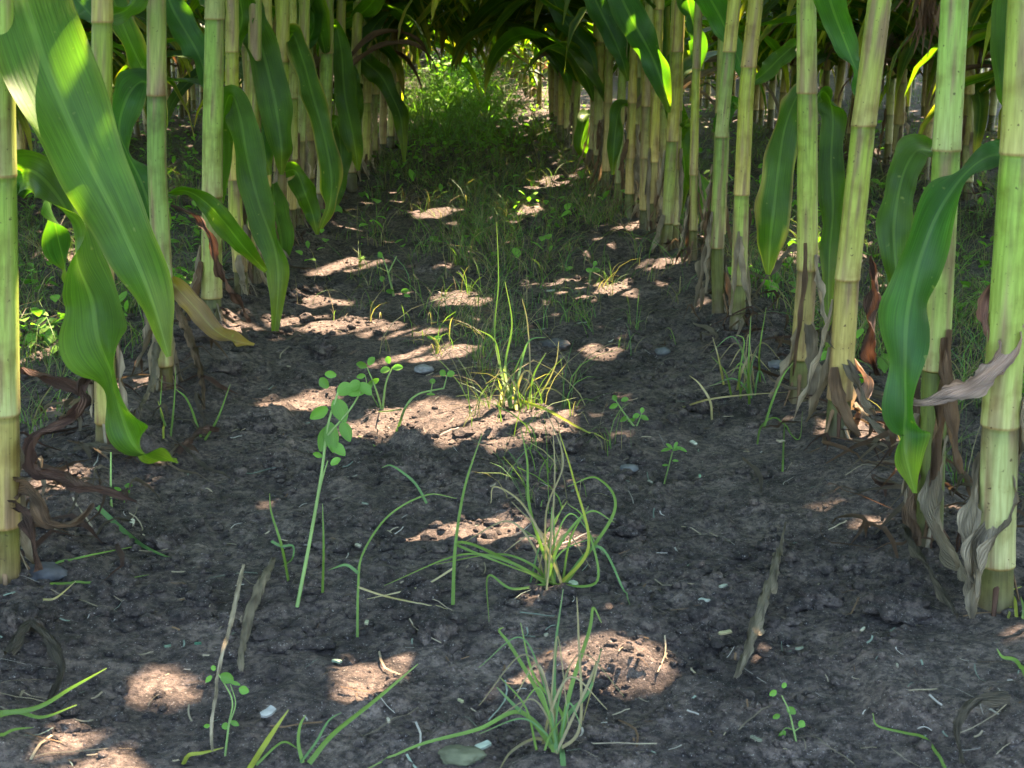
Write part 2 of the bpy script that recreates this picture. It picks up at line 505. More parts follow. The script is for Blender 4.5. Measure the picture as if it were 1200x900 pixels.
def stalk(mb, base, axis, r0, nodes, top, rng, segs=20, dn=46, brown=.5, twist=None, mi=0, drybase=1):
    """axis(z) -> xy offset; nodes: heights above the base"""
    zs = [-.04, 0.0]
    for i, h in enumerate(nodes):
        zs += [h - .012, h - .004, h - .0015, h, h + .0015, h + .004, h + .014]
    step = (nodes[-1] + .1) / dn
    zs += list(np.arange(0.01, nodes[-1], step)) + list(np.linspace(nodes[-1] + .03, top, 14))
    zs = np.array(sorted(z for z in zs))
    th = np.linspace(0, 2 * math.pi, segs, endpoint=False)
    V = np.zeros((len(zs), segs, 3)); C = np.zeros((len(zs), segs, 3)); U = np.zeros((len(zs), segs, 2))
    ph = rng.random(len(nodes) + 2) * 6.28
    tone = .72 + .42 * rng.random(len(nodes) + 2); tw_ = rng.random(len(nodes) + 2)
    wm = rng.random(); pale = SG_PALE * (.78 + .4 * rng.random()) * np.array([.78 + .4 * wm, 1, 1.2 - .4 * wm]); mid = SG_MID * (.75 + .45 * rng.random()) * np.array([.8 + .4 * wm, 1, 1.2 - .4 * wm])
    for i, z in enumerate(zs):
        k = int(np.searchsorted(nodes, z + 1e-9)) - 1        # the node below
        zb = nodes[k] if k >= 0 else -.05
        zt = nodes[k + 1] if k + 1 < len(nodes) else top
        f = (z - zb) / max(zt - zb, 1e-6)
        r = r0 * (1.0 - .42 * np.clip(z / 1.9, 0, 1))
        up = max(0, z - zb); dnn = max(0, zt - z)
        if k >= 0:
            r *= 1.015 + .028 * math.exp(-(up / .010) ** 2) - .03 * f        # sheath swells at its foot, closes upward
        if k + 1 < len(nodes):
            r *= 1 - .02 * math.exp(-(dnn / .006) ** 2)
        if k < 0:
            r *= .95 + .10 * math.exp(-(max(z, 0) / .012) ** 1) - .0 * f
        ox, oy = axis(z)
        a = th + ph[k + 1] * .05
        d = ((th - ph[k + 1] + math.pi) % (2 * math.pi)) - math.pi
        rr = r * (1 + .022 * np.cos(2 * th + 1)) + np.where((d > 0) & (k >= 0), .0007 * np.exp(-d / .5), 0)
        V[i, :, 0] = ox + rr * np.cos(a); V[i, :, 1] = oy + rr * np.sin(a); V[i, :, 2] = z
        hfac = np.clip(z / .5, 0, 1)
        c = pale * (1 - f) + mid * f if k >= 0 else SG_DARK
        if k >= 0:
            wfoot = math.exp(-(up / .045)) * (1 - .55 * hfac)
            c = c * (1 - .75 * wfoot) + (SG_WHITE * (1 - .3 * brown) + BROWN * .3 * brown) * .75 * wfoot
            if k <= 0 and drybase:
                c = c * .35 + SG_WHITE * .65 * (1 - .3 * brown)
            wd = math.exp(-(dnn / .030)) * (1 - .6 * hfac)
            c = c * (1 - .5 * wd) + SG_DARK * 1.3 * .5 * wd
        if k < 0:
            b_ = .9 * math.exp(-max(z, 0) / .030); c = c * (1 - b_) + np.array([.085, .055, .03]) * b_
        c = c * tone[k + 1] * np.array([.86 + .30 * tw_[k + 1], 1.0, 1.1 - .3 * tw_[k + 1]])
        cc = np.tile(c, (segs, 1))
        if k >= 0:
            line = np.exp(-(d / .10) ** 2)[:, None]
            cc = cc * (1 - .55 * line) + np.array([.13, .07, .04]) * .55 * line
            blot = np.clip(vn(th * 2.2 + k * 7, np.full(segs, z * 18 + ph[k + 1]), 12) - .58, 0, 1)[:, None] * 3.4 * brown
            blot = np.clip(blot, 0, .8); cc = cc * (1 - blot) + np.array([.13, .075, .04]) * blot
        ring = 0
        if k >= 0 and up < .0014: ring = 1
        if ring:
            cc = cc * .25 + SG_RING * .6
        if (k + 1 < len(nodes) and 0 < dnn < .0045):
            cc = cc * .75
        C[i] = cc
        U[i, :, 0] = th / (2 * math.pi); U[i, :, 1] = z * 4
    V = V + np.asarray(base)
    mb.grid(V, C, U, mi, close=True)
    return mb


# ------------------------------------------------------------------ where sun reaches the ground
CELL = .0075
GX0, GX1, GY0, GY1 = -1.3, 1.5, .55, 6.0
nxg, nyg = int((GX1 - GX0) / CELL), int((GY1 - GY0) / CELL)
gx, gy = np.meshgrid(GX0 + CELL * (np.arange(nxg) + .5), GY0 + CELL * (np.arange(nyg) + .5))
hh_ = 0 * gx                     # where the ray through a cell of the level plane z = 0 meets the uneven soil
for _ in range(5):
    hh_ = .5 * hh_ + .5 * H(gx + SUN[0] / SUN[2] * hh_, gy + SUN[1] / SUN[2] * hh_)
ppx, ppy, _ = proj(np.stack([gx + SUN[0] / SUN[2] * hh_, gy + SUN[1] / SUN[2] * hh_, hh_], -1))
FLECKS = [(555, 497, 98, 19), (600, 630, 52, 11), (768, 771, 72, 13), (585, 795, 32, 9), (432, 800, 22, 15), (210, 795, 27, 15),
          (95, 888, 44, 26), (985, 782, 30, 8), (962, 768, 16, 5), (1185, 732, 28, 9), (1192, 772, 14, 8), (682, 437, 14, 5),
          (358, 473, 24, 9), (375, 379, 46, 8), (365, 351, 22, 5), (540, 350, 32, 6), (520, 414, 52, 5), (485, 388, 32, 4),
          (690, 335, 44, 6), (475, 232, 22, 4), (1000, 502, 18, 14), (215, 468, 14, 8), (60, 560, 24, 10), (285, 383, 20, 6),
          (960, 300, 50, 5), (30, 410, 30, 9), (95, 300, 40, 7), (150, 240, 30, 5), (600, 255, 28, 4), (510, 250, 25, 3),
          (640, 215, 22, 3), (420, 310, 25, 4), (1150, 350, 30, 6), (1050, 330, 30, 6), (740, 265, 24, 3), (555, 205, 22, 3)]
wob = 1 + .55 * (vn(gx * 26, gy * 26, 31) - .5) + .5 * (vn(gx * 60, gy * 60, 32) - .5)
lit = np.zeros((nyg, nxg), bool); ringm = np.zeros((nyg, nxg), bool)
for (a, b, c, d) in FLECKS:
    q = np.sqrt(((ppx - a) / c) ** 2 + ((ppy - b) / (d * 1.0)) ** 2)
    lit |= q * wob < 1.0
    ringm |= q < 1.25
SPOTS = [(14, 345, 1.06, .022), (120, 160, .97, .016), (88, 232, 1.03, .02), (985, 490, 1.43, .012), (255, 185, 1.93, .018), (20, 60, .97, .02),
         (192, 345, 1.63, .02), (330, 90, 2.2, .02), (60, 20, .95, .015), (388, 250, 2.4, .02), (815, 210, 2.4, .02), (835, 8, 1.95, .015), (945, 480, 1.5, .012)]
for (a, b, d, r) in SPOTS:
    p = PD(a, b, d); q = p - SUN * (p[2] / SUN[2])
    rr = np.hypot(gx - q[0], gy - q[1])
    lit |= rr < r; ringm |= rr < r * 1.3
dull = np.zeros((nyg, nxg), bool)       # the hanging leaf's tip stays in shade
for (a, b) in ((1064, 535), (1068, 555), (1071, 572)):
    p = PD(a, b, .955); q = p - SUN * (p[2] / SUN[2])
    dull |= np.hypot(gx - q[0], gy - q[1]) < .022
lit &= ~dull
ringm &= ~dull
vis = (ppx > -60) & (ppx < 1260) & (ppy < 960)
weight = np.where(lit, 0, np.where(ringm, .5, np.where(vis, 1.0, .25)))
# far cells: leave a share of them free so the random dapple stays
weight = weight * np.where(gy > 3.0, .7, np.where(gy < 2.2, 1.6, 1))
weight = np.where(dull, 6, weight)
cover = np.zeros((nyg, nxg), bool)


def cells(V):
    """cells shaded by a grid V: the ribbon resampled to below a cell and dropped along the sun's ray"""
    n, m = V.shape[:2]
    a = np.linspace(0, n - 1, n * 6); b = np.linspace(0, m - 1, max(m * 2, 14))
    i = np.minimum(a.astype(int), n - 2); fa = (a - i)[:, None, None]
    R = V[i] * (1 - fa) + V[i + 1] * fa
    j = np.minimum(b.astype(int), m - 2); fb = (b - j)[None, :, None]
    R = R[:, j] * (1 - fb) + R[:, j + 1] * fb
    R = R.reshape(-1, 3)
    R = R[R[:, 2] > .03]
    q = R - SUN * (R[:, 2:3] / SUN[2])
    ix = ((q[:, 0] - GX0) / CELL).astype(int); iy = ((q[:, 1] - GY0) / CELL).astype(int)
    ok = (q[:, 0] > GX0) & (ix < nxg) & (q[:, 1] > GY0) & (iy < nyg)
    return iy[ok], ix[ok], R


def shade(V):
    iy, ix, _ = cells(V)
    cover[iy, ix] = True


def crosses_view(R, dmax=2.5):
    px, py, d = proj(R)
    return np.any((d > .05) & (d < dmax) & (px > -15) & (px < 1215) & (py > -12) & (py < 920))


# ------------------------------------------------------------------ corn plants placed one by one
# key, [(px,py) of the stalk's axis from the base up], width px, node rows py, label
ORD = ["first", "second", "third", "fourth", "fifth", "sixth", "seventh", "eighth", "ninth", "tenth", "eleventh", "twelfth", "thirteenth",
       "fourteenth", "fifteenth", "sixteenth", "seventeenth", "eighteenth", "nineteenth", "twentieth"]
HAND = [
    ('L1', [(8, 690), (6, 480), (4, 300), (1, 120), (-1, 0)], 36, [622, 485, 205], "nearest left-row corn plant, brown curly dead leaves at its foot"),
    ('L2', [(125, 532), (122, 400), (119, 200), (120, 0)], 27, [498, 330, 25], "corn plant standing behind the big sunlit leaf, pale flared sheath at its foot"),
    ('L3', [(192, 462), (191, 330), (184, 200), (183, 0)], 25, [430, 325, 110], "corn plant right of the big leaf, a brown-edged leaf strip along its stalk"),
    ('L4', [(248, 380), (248, 280), (249, 150), (252, 0)], 26, [352, 230, 22], "thick left-row corn stalk with a broad whitish dry sheath at its foot"),
    ('L5', [(284, 350), (276, 250), (272, 120), (272, 0)], 18, [322, 210, 60], "thin corn stalk close behind the thick one in the left row"),
    ('L6', [(300, 335), (298, 220), (298, 100), (299, 0)], 18, [300, 195, 70], "corn plant in the left row with broad dark leaf hanging beside its stalk"),
    ('L7', [(327, 290), (328, 230), (331, 100), (332, 0)], 18, [262, 200, 72], "corn plant in the left row with whitish lower sheath between hanging leaves"),
    ('L8', [(350, 262), (350, 200), (355, 90), (357, 0)], 15, [240, 165, 60], "slim corn plant of the left row behind a yellow-spotted hanging leaf"),
    ('L9', [(378, 248), (380, 170), (383, 80), (384, 0)], 17, [228, 150, 62], "corn plant of the left row with brown-streaked sheath and small collar leaf"),
    ('L10', [(396, 232), (398, 140), (400, 0)], 13, [212, 150], None),
    ('L11', [(412, 222), (415, 120), (420, 0)], 14, [200, 130], None),
    ('L12', [(428, 205), (430, 120), (432, 0)], 12, [188, 120], None),
    ('L13', [(436, 195), (438, 100), (441, 0)], 12, [175, 110], None),
    ('L14', [(448, 184), (450, 90), (452, 0)], 10, [168, 105], None),
    ('L15', [(458, 174), (460, 80), (463, 0)], 10, [160, 98], None),
    ('L16', [(466, 166), (467, 80), (470, 0)], 9, [150, 95], None),
    ('R1', [(1165, 716), (1172, 500), (1186, 300), (1194, 180), (1203, 0)], 46, [662, 498, 180], "nearest right-row corn plant, reddish dead leaf across it"),
    ('R2', [(1088, 640), (1096, 433), (1108, 200), (1119, 0)], 35, [433, 175], "thick corn stalk behind the large twisted hanging leaf in the right row"),
    ('R3', [(981, 515), (984, 467), (993, 327), (1012, 147), (1031, 0)], 31, [467, 327, 147], "smooth pale corn stalk leaning right, dead leaf strands at its foot"),
    ('R4', [(936, 472), (938, 420), (946, 317), (946, 160), (945, 0)], 26, [420, 316, 108], "upright corn plant, a yellow-edged leaf hanging on its left"),
    ('R5', [(864, 387), (866, 333), (869, 228), (875, 100), (886, 0)], 20, [333, 228, 78], "corn plant with sharp brown node ring, leaning right"),
    ('R6', [(842, 372), (840, 290), (846, 150), (858, 30), (861, 0)], 17, [290, 160, 60], "thin corn stalk beside the brown-ringed one, small blue-green leaf at its node"),
    ('R7', [(812, 312), (813, 200), (816, 80), (819, 0)], 11, [275, 205, 80], "very thin corn stalk of the right row with one sunlit yellow stretch"),
    ('R8', [(780, 298), (787, 180), (792, 100), (796, 0)], 16, [262, 165, 60], "corn plant of the right row half hidden by a long dark-blue drooping leaf"),
    ('R9', [(762, 272), (766, 180), (770, 80), (773, 0)], 13, [240, 190], "right-row corn plant with pinkish-brown dry sheath beside the drooping blue leaf"),
    ('R10', [(737, 258), (739, 180), (742, 80), (745, 0)], 12, [228, 185, 120], "green corn stalk of the right row with evenly spaced dark node rings"),
    ('R11', [(723, 244), (727, 150), (731, 60), (733, 0)], 10, [215, 145], None),
    ('R12', [(709, 228), (712, 150), (714, 60), (716, 0)], 11, [200, 120], None),
    ('R13', [(693, 206), (696, 130), (699, 60), (700, 0)], 10, [182, 118], None),
    ('R14', [(674, 190), (676, 120), (680, 40), (682, 0)], 9, [170, 95], None),
    ('R15', [(664, 178), (666, 100), (668, 0)], 8, [152, 92], None),
    ('R16', [(656, 168), (658, 90), (660, 0)], 8, [148, 90], None),
]
# hand-placed leaves: plant key -> list of dict(ctrl rows (px, py, depth, width px, roll), options)
BL = GREEN * np.array([.75, .95, 1.9])  # green shifted to blue: sky sheen painted into the leaf colour
LEAVES = {
    'L1': [dict(c=[(2, -330, 1.05, 40, 20), (-8, -200, .99, 95, 10), (14, -60, .95, 108, 6), (48, 60, .93, 110, 0), (92, 165, .93, 92, -10), (140, 262, .94, 72, -16), (176, 345, .95, 46, -8), (198, 418, .96, 5, 0)],
                base=GREEN * 1.35, ruf=.007, frq=38, edge=.12, label='broad bright-green leaf slanting down across the stalks'),
           dict(c=[(6, 207, 1.05, 52, 25), (35, 200, 1.0, 50, 10), (62, 222, .98, 48, -30), (86, 262, .98, 46, -62), (92, 308, .98, 48, -58), (108, 352, .985, 66, -12), (114, 398, .985, 70, 34), (130, 438, .985, 64, 58),
                   (141, 482, .99, 52, 22), (158, 522, 1.0, 46, -30), (182, 538, 1.01, 26, -60), (208, 540, 1.03, 5, -40)], base=GREEN * 1.2, ruf=.013, frq=62, label='wavy leaf hanging to the ground'),
           dict(c=[(0, 195, 1.04, 26, 50), (30, 208, 1.03, 34, 40), (55, 235, 1.05, 30, 60), (70, 290, 1.1, 24, 70), (80, 330, 1.12, 6, 60)], base=BL)],
    'L2': [dict(c=[(122, 20, 1.4, 22, 20), (150, 10, 1.4, 26, 20), (170, -20, 1.42, 30, 10), (200, -60, 1.45, 26, 10)], base=GREEN),
           dict(c=[(118, 30, 1.42, 24, 10), (100, 10, 1.45, 30, 0), (75, -15, 1.5, 34, 0), (40, -30, 1.5, 30, 0)], base=BL)],
    'L3': [dict(c=[(186, 112, 1.62, 16, 40), (168, 95, 1.58, 30, 30), (150, 112, 1.55, 36, 5), (140, 150, 1.55, 34, -20), (150, 180, 1.55, 26, -65), (166, 215, 1.56, 36, -10), (178, 258, 1.57, 38, 5), (174, 300, 1.58, 8, 0)], base=BL * 1.1),
           dict(c=[(190, 150, 1.62, 12, 20), (184, 108, 1.6, 20, 10), (164, 74, 1.58, 26, 5), (146, 34, 1.56, 28, 0), (124, -20, 1.55, 30, 0), (90, -80, 1.5, 20, 0)], base=GREEN * 1.3, edge=.9),
           dict(c=[(194, 325, 1.6, 10, 30), (208, 338, 1.56, 22, 20), (228, 360, 1.55, 24, 5), (250, 385, 1.55, 20, -10), (272, 398, 1.57, 12, -30), (298, 404, 1.6, 3, 0)], base=GREEN * 1.3, dry=.95, edge=.6),
           dict(c=[(196, 226, 1.64, 8, 40), (218, 224, 1.62, 20, 40), (242, 238, 1.62, 22, 30), (264, 262, 1.64, 22, 10), (288, 292, 1.68, 20, 10), (312, 318, 1.72, 4, 0)], base=GREEN),
           dict(c=[(200, 240, 1.65, 4, 0), (228, 252, 1.63, 9, 50), (246, 280, 1.64, 8, -40), (258, 318, 1.66, 11, 30), (280, 352, 1.7, 9, 60), (294, 378, 1.75, 3, 0)], kind='dry', base=DBROWN * 1.6)],
    'L4': [dict(c=[(252, 235, 1.95, 26, 20), (260, 190, 1.92, 24, 10), (262, 140, 1.9, 20, 30), (270, 112, 1.88, 26, 60), (280, 132, 1.86, 34, 10), (290, 185, 1.85, 36, -10), (304, 240, 1.85, 36, 5), (322, 292, 1.85, 32, 15), (326, 335, 1.85, 22, 0), (322, 388, 1.86, 8, 0)],
                base=GREEN * 1.1, label='long leaf folded over at the top and hanging down'),
           dict(c=[(258, 20, 1.97, 20, 20), (240, -10, 2.0, 30, 10), (215, -40, 2.0, 34, 0)], base=BL),
           dict(c=[(242, 110, 2.05, 10, 20), (236, 72, 2.1, 28, 10), (218, 38, 2.1, 34, 0), (200, 5, 2.1, 30, 0), (190, -30, 2.1, 20, 0)], base=BL * 1.2)],
    'L5': [dict(c=[(274, 60, 2.1, 14, 30), (284, 20, 2.08, 26, 20), (276, -20, 2.05, 30, 0)], base=GREEN)],
    'L6': [dict(c=[(284, -30, 2.15, 26, 0), (296, 20, 2.12, 34, 0), (312, 75, 2.1, 40, 8), (324, 130, 2.1, 38, 0), (330, 175, 2.1, 26, -10), (330, 205, 2.12, 4, 0)], base=GREEN * .95),
           dict(c=[(300, 72, 2.2, 8, 20), (303, 120, 2.17, 26, -20), (308, 165, 2.17, 24, 10), (316, 205, 2.18, 5, 0)], base=BL)],
    'L7': [dict(c=[(334, 72, 2.6, 12, 20), (342, 40, 2.5, 22, 20), (352, 62, 2.45, 26, 20), (366, 110, 2.42, 28, 0), (380, 160, 2.42, 26, -10), (388, 205, 2.42, 26, 10), (386, 240, 2.43, 18, 20), (376, 268, 2.45, 4, 0)], base=GREEN * 1.15, edge=.8),
           dict(c=[(326, 205, 2.55, 10, 20), (345, 200, 2.5, 24, 30), (356, 222, 2.48, 26, 10), (366, 250, 2.5, 20, -10), (372, 275, 2.5, 4, 0)], base=GREEN),
           dict(c=[(320, 215, 2.5, 14, 0), (322, 245, 2.47, 30, 0), (330, 285, 2.45, 32, 15), (328, 325, 2.45, 14, 0), (326, 345, 2.45, 3, 0)], base=GREEN * 1.2)],
    'L8': [dict(c=[(356, 60, 2.9, 8, 20), (368, 30, 2.85, 22, 20), (362, -10, 2.8, 26, 10)], base=BL)],
    'L9': [dict(c=[(384, 62, 3.05, 14, 20), (392, 30, 3.0, 18, 30), (400, 60, 2.98, 24, 10), (404, 110, 2.97, 26, 0), (414, 160, 2.97, 24, 10), (420, 200, 3.0, 4, 0)], base=GREEN),
           dict(c=[(380, 150, 3.05, 8, 10), (394, 145, 3.0, 20, 20), (400, 185, 2.98, 22, 0), (396, 225, 3.0, 14, 10), (392, 250, 3.0, 3, 0)], base=GREEN * 1.1)],
    'L12': [dict(c=[(424, 62, 3.7, 14, 40), (414, 55, 3.6, 20, 50), (428, 72, 3.5, 26, 0), (446, 88, 3.5, 26, 0), (458, 110, 3.5, 18, 0), (470, 140, 3.5, 18, 0), (474, 190, 3.5, 3, 0)], base=GREEN * .9)],
    'L10': [dict(c=[(400, 30, 3.4, 12, 20), (430, 10, 3.3, 22, 20), (450, -20, 3.2, 26, 0)], base=GREEN), dict(c=[(398, 60, 3.4, 10, 0), (410, 90, 3.3, 22, 0), (416, 135, 3.3, 22, 10), (412, 180, 3.3, 4, 0)], base=GREEN * 1.1)],
    'R1': [dict(c=[(1192, 185, 1.0, 46, 20), (1160, 182, .97, 40, 50), (1128, 206, .95, 36, 35), (1098, 252, .94, 44, 5), (1078, 305, .94, 56, -28), (1068, 345, .94, 62, -42), (1062, 385, .94, 56, 15), (1060, 430, .94, 44, 40), (1061, 480, .945, 38, 10), (1060, 505, .95, 34, -40), (1062, 535, .95, 30, -10), (1072, 578, .96, 4, 10)],
                base=BL * 1.1, ruf=.013, frq=40, label='large twisted blue-green leaf hanging in front of the next stalk'),
           dict(c=[(1204, -90, .99, 40, 0), (1190, -30, .97, 44, 0), (1184, 40, .96, 46, 5), (1190, 100, .96, 42, 8), (1199, 150, .97, 34, 0), (1212, 215, .98, 10, 0)], base=GREEN * .95),
           dict(c=[(1235, 300, 1.0, 26, 10), (1190, 326, .98, 28, 50), (1162, 345, .97, 30, -20), (1158, 385, .97, 24, 60), (1168, 405, .97, 18, 80)], kind='dry', base=np.array([.23, .12, .08])),
           dict(c=[(1240, 350, .99, 20, 0), (1205, 385, .965, 30, 50), (1172, 425, .955, 32, 10), (1140, 452, .95, 30, -20), (1105, 466, .95, 26, 35), (1070, 470, .955, 14, 60), (1034, 462, .97, 3, 0)],
                kind='dry', base=np.array([.30, .20, .14]), label='reddish-brown dead leaf stretched sideways'),
           dict(c=[(1196, 490, 1.0, 10, 20), (1188, 560, .99, 34, 40), (1160, 640, .985, 40, 50), (1142, 690, .98, 26, 70), (1140, 725, .98, 5, 0)], kind='dry', base=TAN * .8),
           dict(c=[(1150, 530, 1.01, 8, 40), (1140, 600, .99, 24, 40), (1136, 660, .985, 22, 70), (1144, 712, .99, 6, 0)], kind='dry', base=TAN * .75)],
    'R2': [dict(c=[(1092, 176, 1.14, 26, 20), (1072, 178, 1.11, 30, 40), (1056, 212, 1.1, 36, 10), (1048, 262, 1.1, 38, -10), (1050, 312, 1.1, 30, 0), (1056, 352, 1.1, 6, 0)], base=GREEN * .95),
           dict(c=[(1112, 430, 1.15, 8, 60), (1104, 500, 1.12, 34, 40), (1096, 580, 1.1, 34, 60), (1104, 630, 1.08, 24, 20), (1128, 668, 1.05, 18, 70), (1140, 712, 1.03, 16, 30), (1128, 740, 1.03, 4, 0)], kind='dry', base=TAN * .6),
           dict(c=[(1078, 440, 1.13, 6, 40), (1072, 520, 1.12, 20, 40), (1070, 590, 1.11, 22, 50), (1076, 640, 1.11, 8, 0)], kind='dry', base=BROWN * .7)],
    'R3': [dict(c=[(1014, 118, 1.42, 24, 10), (1006, 88, 1.41, 26, 20), (990, 48, 1.4, 30, 10), (974, 5, 1.38, 34, 0), (955, -60, 1.35, 34, 0)], base=BL * 1.2),
           dict(c=[(1014, 305, 1.42, 5, 0), (998, 330, 1.4, 9, 50), (984, 362, 1.4, 10, 30), (972, 392, 1.41, 4, 0)], kind='dry', base=TAN * .55),
           dict(c=[(962, 385, 1.46, 6, 20), (976, 398, 1.4, 12, 60), (996, 430, 1.38, 10, 30), (1012, 462, 1.38, 14, 60), (1026, 486, 1.4, 4, 0)], kind='dry', base=TAN * .5),
           dict(c=[(1020, 300, 1.5, 5, 0), (1026, 330, 1.49, 18, 30), (1024, 375, 1.48, 24, 60), (1020, 410, 1.48, 18, 20), (1028, 440, 1.5, 4, 0)], kind='dry', base=DBROWN),
           dict(c=[(1000, 420, 1.45, 6, 0), (1018, 450, 1.44, 16, 50), (1010, 480, 1.43, 18, 30), (998, 505, 1.43, 6, 0)], kind='dry', base=np.array([.34, .22, .15]))],
    'R4': [dict(c=[(948, 106, 1.57, 26, 0), (934, 112, 1.55, 22, 50), (920, 150, 1.54, 30, -20), (912, 200, 1.54, 38, -5), (906, 250, 1.54, 40, 0), (902, 290, 1.55, 28, 10), (900, 322, 1.56, 4, 0)], base=GREEN * 1.05, edge=.9, label='leaf with yellow and brown edge hanging left of the stalk'),
           dict(c=[(955, 118, 1.65, 10, 40), (966, 108, 1.68, 24, 60), (976, 135, 1.7, 28, 5), (974, 190, 1.7, 30, 0), (976, 245, 1.7, 30, 5), (972, 300, 1.7, 22, 10), (970, 420, 1.7, 4, 0)], base=GREEN * .85),
           dict(c=[(950, 380, 1.5, 22, 20), (953, 420, 1.49, 22, 0), (954, 460, 1.49, 20, 10), (952, 492, 1.5, 10, 0)], kind='dry', base=TAN * .6)],
    'R5': [dict(c=[(872, 88, 1.93, 20, 10), (862, 60, 1.92, 22, 20), (848, 28, 1.9, 30, 10), (830, -5, 1.87, 34, 0), (800, -50, 1.8, 34, 0)], base=BL * 1.3),
           dict(c=[(880, 98, 2.0, 8, 20), (898, 84, 2.0, 20, 30), (916, 66, 2.02, 22, 10), (936, 52, 2.05, 14, 0), (960, 60, 2.1, 4, 0)], base=GREEN),
           dict(c=[(876, 228, 1.93, 4, 0), (878, 270, 1.91, 6, 40), (872, 310, 1.91, 5, 20), (870, 335, 1.92, 2, 0)], kind='dry', base=DBROWN * 1.5),
           dict(c=[(880, 352, 1.95, 3, 0), (900, 322, 1.93, 7, 60), (925, 292, 1.95, 9, 40), (945, 286, 2.0, 3, 0)], kind='dry', base=TAN * .6)],
    'R6': [dict(c=[(844, 162, 2.05, 10, 20), (846, 140, 2.02, 20, 10), (858, 120, 2.0, 18, 10), (866, 126, 2.0, 6, 0)], base=BL),
           dict(c=[(832, 290, 2.1, 6, 0), (822, 320, 2.07, 14, 50), (826, 352, 2.06, 16, 20), (848, 388, 2.03, 5, 0)], kind='dry', base=TAN * .6),
           dict(c=[(850, 300, 2.1, 6, 0), (852, 330, 2.07, 12, 50), (850, 362, 2.06, 14, 20), (844, 385, 2.05, 5, 0)], kind='dry', base=TAN * .5)],
    'R7': [dict(c=[(816, 82, 2.4, 14, 10), (818, 50, 2.38, 20, 10), (814, 34, 2.36, 22, 60), (808, 10, 2.35, 24, 0), (800, -30, 2.3, 20, 0)], base=BL),
           dict(c=[(820, 205, 2.45, 6, 0), (826, 225, 2.45, 18, 10), (830, 262, 2.46, 16, 0), (828, 290, 2.46, 3, 0)], base=GREEN * 1.1)],
    'R8': [dict(c=[(700, -60, 2.3, 24, 0), (722, -15, 2.3, 32, 0), (742, 25, 2.32, 36, 5), (762, 62, 2.34, 30, -5), (776, 98, 2.36, 24, 0), (784, 132, 2.4, 3, 0)], base=BL * .9, label='long dark-blue leaf drooping into the alley'),
           dict(c=[(792, 60, 2.5, 10, 0), (784, 90, 2.48, 22, 30), (796, 150, 2.5, 24, 0), (802, 200, 2.52, 20, 0), (798, 250, 2.55, 3, 0)], base=GREEN),
           dict(c=[(790, 165, 2.5, 8, 0), (800, 150, 2.45, 16, 20), (812, 142, 2.45, 8, 0)], base=GREEN)],
    'R10': [dict(c=[(680, -40, 2.8, 18, 0), (700, 5, 2.8, 26, 0), (716, 38, 2.8, 24, 0), (728, 66, 2.8, 18, 0), (736, 95, 2.82, 3, 0)], base=BL * .9),
            dict(c=[(742, 120, 2.9, 8, 0), (726, 128, 2.85, 16, 40), (720, 165, 2.85, 18, 10), (718, 205, 2.85, 3, 0)], base=GREEN)],
    'R12': [dict(c=[(640, -20, 3.4, 16, 0), (655, 12, 3.4, 22, 0), (672, 38, 3.4, 20, 0), (690, 60, 3.4, 16, 0), (700, 92, 3.4, 3, 0)], base=BL)],
    'R13': [dict(c=[(692, 130, 3.8, 6, 0), (684, 140, 3.7, 16, 30), (682, 172, 3.7, 18, 0), (696, 186, 3.7, 4, 0)], base=GREEN * 1.2)],
    'R15': [dict(c=[(622, 42, 4.2, 14, 30), (636, 44, 4.1, 16, 10), (650, 60, 4.1, 16, 0), (664, 88, 4.1, 12, 0), (668, 112, 4.1, 2, 0)], base=BL)],
}
CORN_GROUP = 'corn plants growing in straight rows'
hand_ids = {}
near_plants = []


